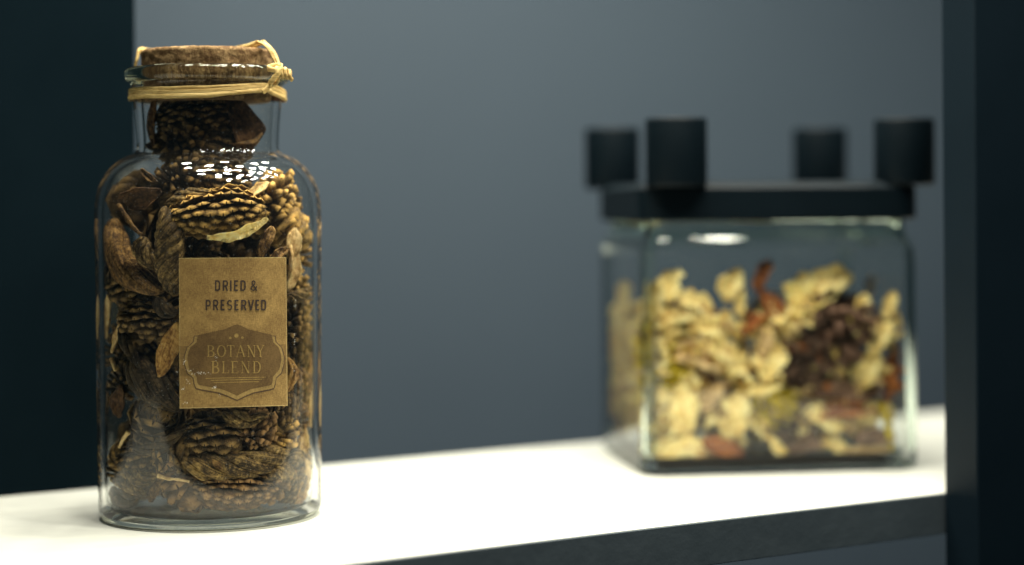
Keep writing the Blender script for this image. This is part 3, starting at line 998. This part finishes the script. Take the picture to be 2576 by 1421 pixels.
# left column
jpod([(412, 520), (424, 560), (428, 610), (426, 660), (432, 712), (444, 740)], 36, 'thick rope-like twisted pod standing left above the label corner', 'pod', 1.9, 5, blunt=.3, tip=.35, fat=.36, hrf=.66)
jpod([(268, 552), (276, 590), (300, 640), (330, 690), (380, 722), (412, 730)], 36, 'broad rusty pod sweeping down along the left wall', 'pod_rust', .6, 5, blunt=.3, tip=.4, fat=.60, hrf=.45)
jpod([(356, 596), (352, 622), (364, 648), (384, 668), (394, 676)], 26, 'small coiled pod with a frayed end between the rope-like and the rusty pod', 'pod', .8, 4, blunt=.25, tip=.6, back=-.002)
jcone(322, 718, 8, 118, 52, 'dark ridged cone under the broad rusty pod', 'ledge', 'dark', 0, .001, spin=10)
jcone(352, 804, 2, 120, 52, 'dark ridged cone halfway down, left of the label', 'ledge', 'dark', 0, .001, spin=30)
jpod([(392, 750), (404, 772), (428, 784), (452, 784)], 21, 'curved slim pod tucked behind the left edge of the label', 'pod_dark', .6, 4)
jcurl(274, 796, 84, 110, 40, 'pale cream petal at the far left wall beside the dark cones', 'pale', .9, -.5, (.4, .4), .1, 0, 15, .001, th=.001)
jcurl(294, 850, 70, 80, 26, 'tan ragged petal rim below the pale cream petal', 'pale', 1.1, -.4, (.4, .4), .15, 0, 30, .002)
jpod([(300, 826), (314, 858), (336, 898), (352, 930)], 16, 'thin dark pod slanting down below the dark cones', 'pod_dark', .7, 4)
jcurl(428, 880, 70, 140, 64, 'orange brown fan of peel behind the left edge of the label', 'amber', .8, -.6, (.4, .5), .08, 0, 20, .001)
jpod([(334, 896), (352, 935), (386, 975), (424, 1008), (456, 1032)], 38, 'large leafy pod sloping down to the lower label corner', 'pod_dark', .45, 5, blunt=.3, tip=.45, fat=.5)
jtwig([(278, 902), (283, 916), (288, 932)], 6, 'short pale chip of twig at the left wall', 'pale')
jcone(292, 958, 60, 90, 30, 'dark little seed head left of the large leafy pod', 'spiky', 'dark', 0, .002, ns=48)
jcurl(272, 1022, 82, 112, 30, 'brown petal with a pale rim standing at the left wall', 'pod_rust', 1.0, -.5, (.5, .5), .1, 0, 25, .001)
jcurl(300, 1010, 88, 80, 50, 'dark leaf behind the pale rimmed petal', 'leaf', .6, .3, (.4, .4), .1, 0, 0, .004, name='dried_leaf', cat='leaf')
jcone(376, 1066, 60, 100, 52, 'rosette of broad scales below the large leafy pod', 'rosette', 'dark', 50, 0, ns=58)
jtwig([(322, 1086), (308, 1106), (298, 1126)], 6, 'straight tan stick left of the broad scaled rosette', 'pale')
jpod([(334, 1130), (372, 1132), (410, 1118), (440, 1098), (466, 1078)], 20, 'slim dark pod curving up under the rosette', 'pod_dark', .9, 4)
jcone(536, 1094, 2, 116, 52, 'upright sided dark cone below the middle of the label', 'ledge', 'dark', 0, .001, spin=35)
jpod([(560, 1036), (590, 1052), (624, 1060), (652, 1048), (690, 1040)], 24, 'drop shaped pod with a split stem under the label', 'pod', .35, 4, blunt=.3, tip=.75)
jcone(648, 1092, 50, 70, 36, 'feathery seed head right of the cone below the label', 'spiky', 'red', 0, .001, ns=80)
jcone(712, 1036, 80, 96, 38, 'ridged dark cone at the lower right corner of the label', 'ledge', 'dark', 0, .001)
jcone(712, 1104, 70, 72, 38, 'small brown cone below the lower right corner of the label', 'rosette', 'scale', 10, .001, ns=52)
# right column
jpod([(724, 742), (744, 748), (762, 738), (776, 728)], 17, 'short twisted pod poking out right of the lettering', 'pod', .8, 4)
jcone(744, 806, 80, 96, 34, 'dark seed head right of the label at its middle', 'spiky', 'dark', 0, .001, ns=60)
jcone(750, 878, 85, 90, 38, 'dark cone at the right edge of the badge', 'ledge', 'dark', 0, .001)
jpod([(722, 900), (734, 930), (734, 960), (724, 985)], 16, 'amber curved pod showing from behind the badge side of the label', 'amber', .4, 3)
jcone(760, 748, 88, 70, 30, 'light brown seed head high at the right wall over the striped glare', 'spiky', 'scale', 0, .006, ns=48)
jcone(752, 968, 90, 84, 34, 'brown cone between the label and the amber petals', 'ledge', 'red', 0, .002)
jcurl(776, 935, 84, 100, 30, 'amber lit petal at the right wall', 'amber', .8, -.4, (.4, .4), .12, 0, -20, .002)  # the orange light on this piece is put into its amber colour
jcurl(778, 1020, 88, 110, 32, 'pale yellow petal low at the right wall', 'pale', .8, -.4, (.4, .4), .12, 0, -20, .003)
jcone(752, 1052, 85, 74, 28, 'reddish seed head left of the pale yellow petal', 'spiky', 'red', 0, .003, ns=50)
jcurl(762, 1112, 80, 74, 34, 'tan curled petal at the right under the pale yellow one', 'pale', 1.2, .4, (.4, .4), .14, 0, 10, .003)
# bottom
jpod([(452, 1158), (500, 1172), (560, 1176), (620, 1170), (672, 1154), (708, 1138), (714, 1134)], 36, 'longest twisted pod, lying across the lower jar', 'pod', 1.35, 5, blunt=.22, tip=.30)
jcurl(548, 1172, -42, 36, 17, 'small split seed lying on the longest twisted pod', 'pod_rust', 1.0, .4, (.5, .5), .04, 0, 0, -.0060, name='seed', cat='seed')
jcone(428, 1150, 20, 84, 40, 'dark cone at the left end of the longest pod', 'rosette', 'dark', 0, .001, ns=60)
jcone(346, 1150, 10, 110, 40, 'dark cone above the small brown pods at the lower left', 'ledge', 'dark', 0, .003)
jpod([(306, 1178), (336, 1196), (368, 1204), (402, 1192)], 25, 'brown twisted pod under the dark cone at the lower left', 'pod', .7, 4)
jpod([(286, 1212), (318, 1216), (346, 1232), (372, 1250)], 20, 'small ribbed pod low at the left wall', 'pod', 1.2, 5)
jpod([(280, 1252), (300, 1270), (326, 1272), (348, 1250)], 30, 'dark hooked pod at the bottom left of the jar', 'pod_dark', .5, 4)
jcurl(390, 1236, 60, 60, 28, 'orange brown crumpled petal near the jar bottom', 'pod_rust', 1.3, .4, (.35, .35), .25, 0, 0, .001)
jcone(446, 1254, -60, 100, 46, 'red brown cone hanging its scales onto the jar bottom', 'rosette', 'red', 15, 0, ns=70)
jtwig([(396, 1196), (420, 1204), (446, 1206), (476, 1212)], 5, 'thin splinter above the red brown bottom cone', 'pale')
jcone(592, 1238, -4, 176, 46, 'long ridged cone lying on the jar bottom', 'ledge', 'red', 0, 0, spin=15)
jpod([(664, 1204), (684, 1188), (712, 1186), (734, 1204), (742, 1230)], 24, 'knobbly curled pod at the right end of the bottom cone', 'pod', 1.6, 5)
jpod([(722, 1168), (736, 1156), (750, 1146), (764, 1142)], 22, 'knotted pod end above the curled pod at the right', 'pod', .9, 5)
jcone(696, 1256, 30, 78, 40, 'dusty dark seed head at the bottom right of the jar', 'spiky', 'red', 0, .001, ns=90)
jcurl(756, 1236, 70, 80, 40, 'amber brown petal at the bottom right wall', 'amber', 1.2, .4, (.35, .35), .2, 0, 0, .002)
jcurl(772, 1190, 84, 70, 26, 'pale sliver standing in for the bright glare at the right wall', 'pale', .8, .3, (.4, .4), .1, 0, 0, .003)  # pale piece added in place of a bright spot of light through the glass
jcone(272, 700, 88, 84, 30, 'dark narrow cone at the far left wall level with the lettering', 'ledge', 'dark', 0, .004)
jcone(268, 880, 86, 90, 28, 'shaggy dark seed head at the far left wall beside the emblem', 'spiky', 'dark', 0, .004, ns=56)
jpod([(262, 610), (266, 640), (272, 672)], 16, 'stubby dark pod at the far left wall under the shoulder', 'pod_dark', .7, 4)
jcurl(268, 1100, 86, 80, 30, 'dark red leaf at the far left wall above the hooked pod', 'leaf', 1.0, -.4, (.4, .4), .14, 0, 20, .003, name='dried_leaf', cat='leaf')
jcone(272, 1170, 80, 80, 28, 'brown knobbly cone low at the far left wall', 'rosette', 'scale', 0, .003, ns=50)
jcurl(788, 700, 88, 90, 30, 'tan flake at the far right wall above the middle of the label', 'pod_rust', .9, -.4, (.4, .4), .14, 0, -20, .003)
jcone(784, 812, 88, 90, 30, 'golden brown seed head at the far right wall beside the lettering', 'spiky', 'scale', 0, .004, ns=54)
jcurl(786, 876, 84, 80, 30, 'amber lit flake at the far right wall above the amber lit petal', 'amber', 1.0, -.4, (.4, .4), .14, 0, -20, .003)  # amber colour imitates glimpses of orange light along the wall
jcone(786, 975, 88, 84, 28, 'ochre cone at the far right wall behind the amber lit petal', 'ledge', 'scale', 0, .004)
jcone(784, 1150, 88, 70, 26, 'small ochre seed head at the far right wall in the glare', 'spiky', 'scale', 0, .004, ns=48)
jcurl(700, 640, 30, 60, 30, 'small rust flake in the gap above the label corner', 'pod_rust', 1.3, .5, (.4, .4), .2, 0, 20, .004)
jcone(728, 1240, 40, 76, 34, 'dark little cone at the bottom right behind the amber brown petal', 'ledge', 'dark', 0, .007)
jcone(776, 1240, 80, 60, 26, 'brown burr in the bottom right corner of the jar', 'spiky', 'scale', 0, .006, ns=46)
# deeper inside the heap: copies of a cone and of a pod
def copy_tree(o, parent=None):
    c = o.copy(); COL.objects.link(c); c.parent = parent
    for ch in o.children: copy_tree(ch, c)
    return c
things = [o for o in COL.objects if o.parent is None]
protoC = next(o for o in things if o.get('label', '').startswith('dark ridged cone halfway'))
protoP = next(o for o in things if o.get('label', '').startswith('slim dark pod curving'))
protoR = next(o for o in things if o.get('label', '').startswith('rosette of broad'))
rd = random.Random(11)
zz = .012
k = 0
while zz < jz(500):
    for q in range(10):
        rr = .031 if 0 < q < 7 else .015 if q else .001
        a = q * pi / 3 + k * .8
        if rr > .02 and cos(a - view_az) > .1: rr = .0165      # the pieces against the near wall stay clear
        src = (protoC, protoP, protoC, protoR)[(q + k) % 4]
        c = copy_tree(src)
        if src is protoP: rr *= .7
        c.location = (JX + rr * cos(a), JY + rr * sin(a) + .004, zz + rd.uniform(-.002, .003))
        c.rotation_euler = (rd.uniform(0, 6), rd.uniform(0, 6), rd.uniform(0, 6))
        lb = {'twisted_pod': 'dark twisted pod buried in the middle of the tall jar', 'dried_cone': 'dark cone buried in the middle of the tall jar', 'seed_burr': 'dark rosette of scales buried in the middle of the tall jar'}[src.name.split('.')[0]]
        c['label'] = lb; c['group'] = {'twisted_pod': 'pods buried in the heap', 'dried_cone': 'cones buried in the heap', 'seed_burr': 'rosettes buried in the heap'}[src.name.split('.')[0]]
        settle(c)
    zz += .0165; k += 1

# ---------------------------------------------------------------- square box jar
PHI = radians(8.0)
BU = Vector((cos(PHI), sin(PHI), 0)); BV = Vector((-sin(PHI), cos(PHI), 0))
BC = Vector((.1332, 1.0610, 0))
OX, OY = .0025, -.0095     # the box is a little wider than deep
def rrect(h, r, n=10):
    """rounded square outline, half size h"""
    out = []
    r = max(.003, r - .007)
    hx, hy = h + OX, h + OY
    for sx, sy, a0 in ((1, 1, 0), (-1, 1, 90), (-1, -1, 180), (1, -1, 270)):
        for k in range(n + 1):
            a = radians(a0 + 90 * k / n)
            out.append((sx * (hx - r) + r * cos(a), sy * (hy - r) + r * sin(a)))
    return out
def loft(levels, cap0=True, cap1=True):
    """levels of (half size, corner radius, z) -> verts, faces"""
    V, F = [], []
    for h, r, z in levels: V += [Vector((x, y, z)) for x, y in rrect(h, r)]
    n = len(V) // len(levels)
    for l in range(len(levels) - 1):
        for k in range(n):
            k2 = (k + 1) % n
            F.append((l * n + k, l * n + k2, (l + 1) * n + k2, (l + 1) * n + k))
    if cap0: F.append(tuple(range(n))[::-1])
    if cap1: F.append(tuple(range((len(levels) - 1) * n, len(levels) * n)))
    return V, F
boxj = empty('glass_box', BC, 'square clear glass box jar with a black lid of four cups, filled with cream potpourri', 'jar')
boxj.rotation_euler = (0, 0, PHI)
hb = .073
lv = [(hb - .004, .018, .0), (hb - .0012, .0195, .0012), (hb, .020, .0035), (hb, .020, .110), (hb - .0005, .020, .118), (hb - .0035, .019, .1235), (hb - .0050, .018, .1265), (hb - .0055, .018, .1345),
      (hb - .0095, .014, .1345), (hb - .0095, .014, .126), (hb - .0075, .015, .122), (hb - .0042, .016, .116), (hb - .0036, .0165, .108), (hb - .0036, .0165, .012), (hb - .0050, .0155, .009), (hb - .009, .013, .0078)]
V, F = loft(lv, True, True)
bbm = mesh('box_body', V, F, M['glass_box'])
bbm.materials.append(M['glass_box_thick'])
for f in bbm.polygons:
    if f.center.z > .1195 or f.center.z < .0095 or (abs(f.center.x) > hb + OX - .008 and abs(f.center.y) > hb + OY - .011): f.material_index = 1
put('box_body', bbm, boxj)
lid = [(hb - .0035, .018, .1325), (hb - .001, .020, .1322), (hb + .0002, .020, .1332), (hb + .0002, .020, .1492), (hb - .0004, .0198, .1498), (hb - .006, .016, .1526), (hb - .020, .010, .1532)]
V, F = loft(lid)
ld_ = put('lid', mesh('lid', V, F, M['black'], False), boxj)
for (a, b) in ((-.0660, .0645), (-.0567, -.0614), (.0621, .0735), (.0700, -.0515)):
    cpf = [(0, .1503), (.014, .1503), (.0156, .1508), (.016, .152), (.016, .1842), (.0157, .1855), (.0150, .1860), (.0143, .1855), (.0140, .1842), (.0140, .1640), (0, .1635)]
    V, F = lathe(cpf, 48)
    put('candle_cup', mesh('candle_cup', V, F, M['black']), ld_, Matrix.Translation((a, b, 0)))

# ---- potpourri in the box
HI = hb - .0044
def in_box(p, m=0.0):
    d = p - BC
    x, y = d.dot(BU), d.dot(BV)
    lx, ly = HI + OX - m, HI + OY - m
    x = max(-lx, min(lx, x)); y = max(-ly, min(ly, y))
    qx, qy = HI + OX - .0085, HI + OY - .0085          # corner rounding
    if abs(x) > qx and abs(y) > qy:
        ax_, ay = abs(x) - qx, abs(y) - qy
        l = sqrt(ax_ * ax_ + ay * ay)
        rr = .0085 - m
        if l > rr > 0:
            x = math.copysign(qx + ax_ * rr / l, x); y = math.copysign(qy + ay * rr / l, y)
    r = BC + BU * x + BV * y
    r.z = max(p.z, .0086 + m)
    return r
def box_pos(px, py, m, back=0.0):
    Z = .95
    while Z < 1.2:
        p = P(px, py, Z)
        d = p - BC
        if abs(d.dot(BU)) <= HI + OX - m and abs(d.dot(BV)) <= HI + OY - m: break
        Z += .0005
    p = P(px, py, min(Z, 1.1) + back)
    return in_box(p, m * .5)
BPX = FPX / 1.02
def bcurl(px, py, ang, L, Wd, label, mat, curl=1.2, bend=.8, point=(.3, .3), ruffle=.36, face=0, tip=0, back=0, group=None, name='curled_petal', cat='petal', th=.0012, twist=0):
    Lm, wm = L / BPX * .92, Wd / BPX * .88
    p = box_pos(px, py, wm * .3, back)
    A = BU * cos(radians(ang)) + Zv * sin(radians(ang))
    A = (A * cos(radians(tip)) - BV * sin(radians(tip))).normalized()
    z = -BV + A * BV.dot(A); z.normalize()
    y = z.cross(A)
    fa = radians(face + 28)
    z2 = z * cos(fa) + y * sin(fa); y2 = z2.cross(A)
    Rm = Matrix((A, y2, z2)).transposed()
    V, F = curl_mesh(name, mat, Lm, wm, curl, point, bend, ruffle, th, px * .11 + py * .05, twist, 10, 14)
    V = [Rm.transposed() @ (in_box(Rm @ v + p, .0003) - p) for v in V]
    o = put(name, mesh(name, V, F, M[mat]))
    o.location = p
    o.rotation_euler = Rm.to_euler()
    return tag(o, label, cat, group)
def bcone(px, py, ang, L, r, label, kind, ns=60, back=0, tip=0, style='spiky', name='seed_burr', cat='seed head'):
    p = box_pos(px, py, r / BPX * 1.15, back)
    A = BU * cos(radians(ang)) + Zv * sin(radians(ang))
    A = (A * cos(radians(tip)) - BV * sin(radians(tip))).normalized()
    return make_cone(name, p, axes(-BV, A), label, cat, L / BPX, r / BPX, style, kind, ns, None, int(px))

cr = 'cream'
bcurl(1690, 718, 70, 90, 76, 'cream wavy petal standing up at the top left of the box heap', cr, 1.0, .6, face=10)
bcurl(1648, 760, 80, 120, 50, 'narrow cream curl beside the near left corner of the box', cr, 1.2, .5, face=-20, back=.004)
bcurl(1748, 762, -30, 110, 66, 'broad cream petal sloping right below the top left petal', cr, .9, .9)
bcurl(1705, 800, 20, 130, 64, 'cream ruffled petal in the bright left part of the box', cr, 1.3, .8, face=25)
bcurl(1785, 822, -10, 120, 60, 'cream petal under the rust brown strip', cr, 1.0, 1.0, face=-15)
bcurl(1840, 716, 60, 96, 62, 'cream petal leaning on the rust red petal tip', cr, .9, .7, back=.002)
bcurl(1862, 760, 88, 80, 34, 'thin cream fold below the petal that leans on the rust red tip', cr, 1.0, .5, back=.004)
bcurl(1918, 690, 65, 90, 44, 'rust red petal tip rising highest in the middle of the box', 'rust', 1.2, .7, back=.004)
bcurl(1942, 775, -62, 140, 62, 'glowing orange brown petal in the middle of the heap', 'rust', 1.0, .8, (.4, .4), .12, back=.004)
bcurl(1898, 812, 40, 90, 50, 'dark rust petal left of the glowing orange one', 'rust', 1.3, .6, face=30, back=.002)
bcurl(1775, 776, -45, 80, 36, 'rust brown strip between cream petals at the left', 'rust', 1.0, .5, back=.004)
bcurl(2010, 728, 50, 100, 70, 'golden petal at the back right of the heap', 'yellow', .8, .8, back=.005)
bcurl(2080, 708, 12, 150, 78, 'large cream petal crowning the heap at the right', cr, .8, .9, (.25, .3), back=.002)
bcurl(2046, 762, 25, 160, 56, 'golden cream petal below the crowning one', 'yellow', 1.0, .8, back=.003)
bcurl(1992, 808, -15, 100, 52, 'cream petal above the dark shaggy cone', cr, 1.0, .7, back=.008)
bcone(2078, 852, 70, 170, 78, 'dark shaggy cone large at the right of the box', 'bark', 210, 0, 25)
bcone(2020, 905, 20, 110, 50, 'brown shredded seed head left below the shaggy cone', 'bark', 120)
bcone(1672, 868, 80, 110, 52, 'yellow dyed seed head at the left of the box', 'lime', 90)
bcone(1668, 938, 20, 70, 34, 'small yellow dyed seed head under the larger yellow one', 'lime', 60)
bcurl(2165, 792, 78, 110, 56, 'cream curl right of the shaggy cone', cr, 1.3, .6, face=-10)
bcurl(2238, 770, 70, 80, 42, 'rounded cream petal near the right corner of the box', cr, 1.0, .6, back=.004)
bcurl(2215, 850, 55, 110, 52, 'cream petal pointing at the right corner below the rounded one', cr, 1.1, .7)
bcurl(2188, 718, 80, 60, 26, 'thin faint curl rising behind the right cream petals', 'tan', 1.0, .5, back=.06)
bcurl(2150, 820, -70, 80, 36, 'golden sliver between the shaggy cone and the right cream curls', 'yellow', 1.0, .6)
bcurl(1758, 905, -20, 150, 96, 'wide tan ring shaped curl left of the middle', 'tan', 1.6, .9, (.25, .25), face=15)
bcurl(1812, 880, -35, 130, 70, 'cream petal running down from the bright left part', cr, 1.0, .8)
bcurl(1850, 925, -30, 140, 76, 'pale folded petal in the lower middle', cr, 1.2, .8, face=20)
bcurl(1945, 918, 55, 110, 66, 'small white petal left of the shaggy cone', cr, 1.0, .8)
bcurl(1925, 862, 80, 100, 44, 'dull tan curl in the shade of the orange petal', 'tan', 1.2, .6, back=.003)
bcurl(1918, 984, 8, 110, 28, 'thin pale curl reaching right in the lower middle', cr, .8, -.8, (.4, .5), .08)
bcurl(1905, 960, -60, 100, 46, 'brown strip beside the thin pale curl', 'bark', 1.2, .5, back=.006)
bcurl(2180, 930, 60, 120, 76, 'cream petal with a notch at the lower right', cr, .9, .7, (.3, .35), .3)
bcurl(2120, 985, -5, 190, 60, 'dark brown bark chip under the notched cream petal', 'bark', .7, .5, (.2, .2), .12, name='bark_chip', cat='bark')
bcurl(2118, 1030, 4, 200, 52, 'red brown bark chip under the dark chip', 'rust', .7, .4, (.2, .2), .14, name='bark_chip', cat='bark', back=.002)
bcurl(1655, 1020, 68, 100, 66, 'cream upright petal at the lower left corner', cr, 1.0, .6)
bcurl(1720, 1030, 85, 130, 86, 'broad cream petal standing low at the left', cr, .7, .6, (.2, .25))
bcurl(1790, 1000, 50, 90, 50, 'tan petal between the low left and the low middle cream ones', 'tan', 1.2, .6)
bcurl(1850, 1042, 78, 130, 92, 'large cream petal standing in the low middle', cr, .8, .7, (.25, .3))
bcone(1942, 1022, 10, 100, 38, 'flat yellow dyed seed head in the low middle', 'lime', 80)
bcone(1990, 1070, 10, 90, 40, 'brown shredded head below the flat yellow one', 'bark', 90)
bcurl(1905, 1072, -50, 80, 50, 'dull cream petal under the flat yellow head', cr, 1.0, .6, back=.003)
bcurl(2070, 1058, -28, 120, 58, 'cream petal under the bark chips', cr, .9, .8, (.25, .35), .25)
bcurl(2232, 1072, -76, 150, 30, 'mustard strip at the lower right corner', 'lime', 1.0, .4, (.4, .4), .06)
bcurl(2200, 1100, 5, 120, 50, 'brown chip left of the mustard strip', 'bark', .8, .5, (.2, .2), .15, name='bark_chip', cat='bark')
bcurl(1700, 1130, 12, 180, 66, 'cream petal lying on the box bottom at the left', cr, .8, .8, (.25, .25), .25)
bcurl(1760, 1165, -30, 90, 34, 'tan sliver on the box bottom left of the middle', 'tan', .8, .5)
bcurl(1822, 1130, -25, 130, 60, 'dark red brown chip on the box bottom', 'rust', .7, .5, (.25, .25), .12, name='bark_chip', cat='bark')
bcurl(1958, 1136, -65, 100, 44, 'cream petal standing on the box bottom in the middle', cr, 1.0, .6)
bcurl(2030, 1120, 10, 120, 50, 'brown petal on the box bottom right of the middle', 'bark', 1.0, .6)
bcurl(2110, 1130, -35, 110, 54, 'cream petal on the box bottom at the right', cr, .9, .7)
bcurl(2180, 1155, 5, 150, 34, 'tan strip lying along the box bottom at the right', 'tan', .7, .4, (.2, .2), .1)
# left side of the box
bcurl(1566, 762, 84, 130, 60, 'cream petal at the top behind the left side pane', cr, 1.0, .6, back=.0)
bcurl(1552, 850, 78, 130, 60, 'cream petal halfway up behind the left side pane', cr, 1.0, .6)
bcurl(1560, 925, 80, 120, 56, 'dull cream petal lower behind the left side pane', cr, 1.1, .6)
bcurl(1545, 1010, 75, 100, 60, 'tan petal low behind the left side pane', 'tan', 1.1, .6)
bcurl(1565, 1075, 40, 100, 60, 'brown petal at the foot of the left side pane', 'tan', 1.0, .5)
# deeper pieces, hardly told apart
rb = random.Random(21)
# small crumpled pieces packed along the panes, between the larger ones
for k in range(230):
    side = k % 3 == 0
    u = rb.uniform(-.96, .96)
    top = .088 - .012 * max(0, u) + .006 * sin(u * 9)
    z = .013 + (top - .013) * rb.random() ** .9
    if side:
        p = BC + BU * (-HI - OX + rb.uniform(.003, .008)) + BV * (u * (HI + OY)) + Zv * z
    else:
        p = BC + BV * (-HI - OY + rb.uniform(.007, .015)) + BU * (u * (HI + OX)) + Zv * z
    dark_zone = (not side) and u > .15 and .025 < z < .080
    mat = rb.choice(['bark', 'rust', 'tan', 'cream', 'cream']) if dark_zone else rb.choice(['cream', 'cream', 'cream', 'cream', 'cream', 'tan', 'yellow'])
    V, F = curl_mesh('curled_petal', mat, rb.uniform(.011, .019), rb.uniform(.007, .012), rb.uniform(.7, 1.8), (.3, .3), rb.uniform(.3, 1.4), .45, .0011, k + 300, rb.uniform(-1, 1), 7, 9)
    Rm = Matrix.Rotation(rb.uniform(0, 6.3), 3, 'X') @ Matrix.Rotation(rb.uniform(0, 6.3), 3, 'Y') @ Matrix.Rotation(rb.uniform(0, 6.3), 3, 'Z')
    V = [Rm.transposed() @ (in_box(Rm @ v + p, .0003) - p) for v in V]
    o = put('curled_petal', mesh('curled_petal', V, F, M[mat]))
    o.location = p; o.rotation_euler = Rm.to_euler()
    nm = {'cream': 'cream', 'tan': 'tan', 'rust': 'rust red', 'bark': 'dark brown', 'yellow': 'golden'}[mat]
    wh = 'left side pane' if side else 'front pane'
    lev = 'low' if z < .040 else 'halfway up' if z < .066 else 'high'
    tag(o, 'small crumpled ' + nm + ' petal packed ' + lev + ' against the ' + wh + ' of the glass box', 'petal', nm + ' petals ' + lev + ' at the ' + wh)
for k in range(95):
    x, y = rb.uniform(-1, 1) * (HI - .010), rb.uniform(-.6, 1) * (HI - .020)
    top = .076 + .010 * sin(x * 60) + .006 * sin(y * 80)
    z = rb.uniform(.012, top)
    p = BC + BU * x + BV * y + Zv * z
    mat = rb.choice(['cream', 'cream', 'tan', 'tan', 'rust', 'bark', 'yellow'])
    V, F = curl_mesh('curled_petal', mat, rb.uniform(.018, .030), rb.uniform(.010, .017), rb.uniform(.7, 1.4), (.3, .3), rb.uniform(.3, 1.1), .22, .0012, k, 0, 8, 10)
    Rm = Matrix.Rotation(rb.uniform(0, 6.3), 3, 'X') @ Matrix.Rotation(rb.uniform(0, 6.3), 3, 'Y') @ Matrix.Rotation(rb.uniform(0, 6.3), 3, 'Z')
    V = [Rm.transposed() @ (in_box(Rm @ v + p, .0003) - p) for v in V]
    o = put('curled_petal', mesh('curled_petal', V, F, M[mat]))
    o.location = p; o.rotation_euler = Rm.to_euler()
    nm = {'cream': 'cream', 'tan': 'tan', 'rust': 'rust red', 'bark': 'dark brown', 'yellow': 'golden'}[mat]
    tag(o, nm + ' petal deep in the heap of the square glass box', 'petal', nm + ' petals deep in the glass box')
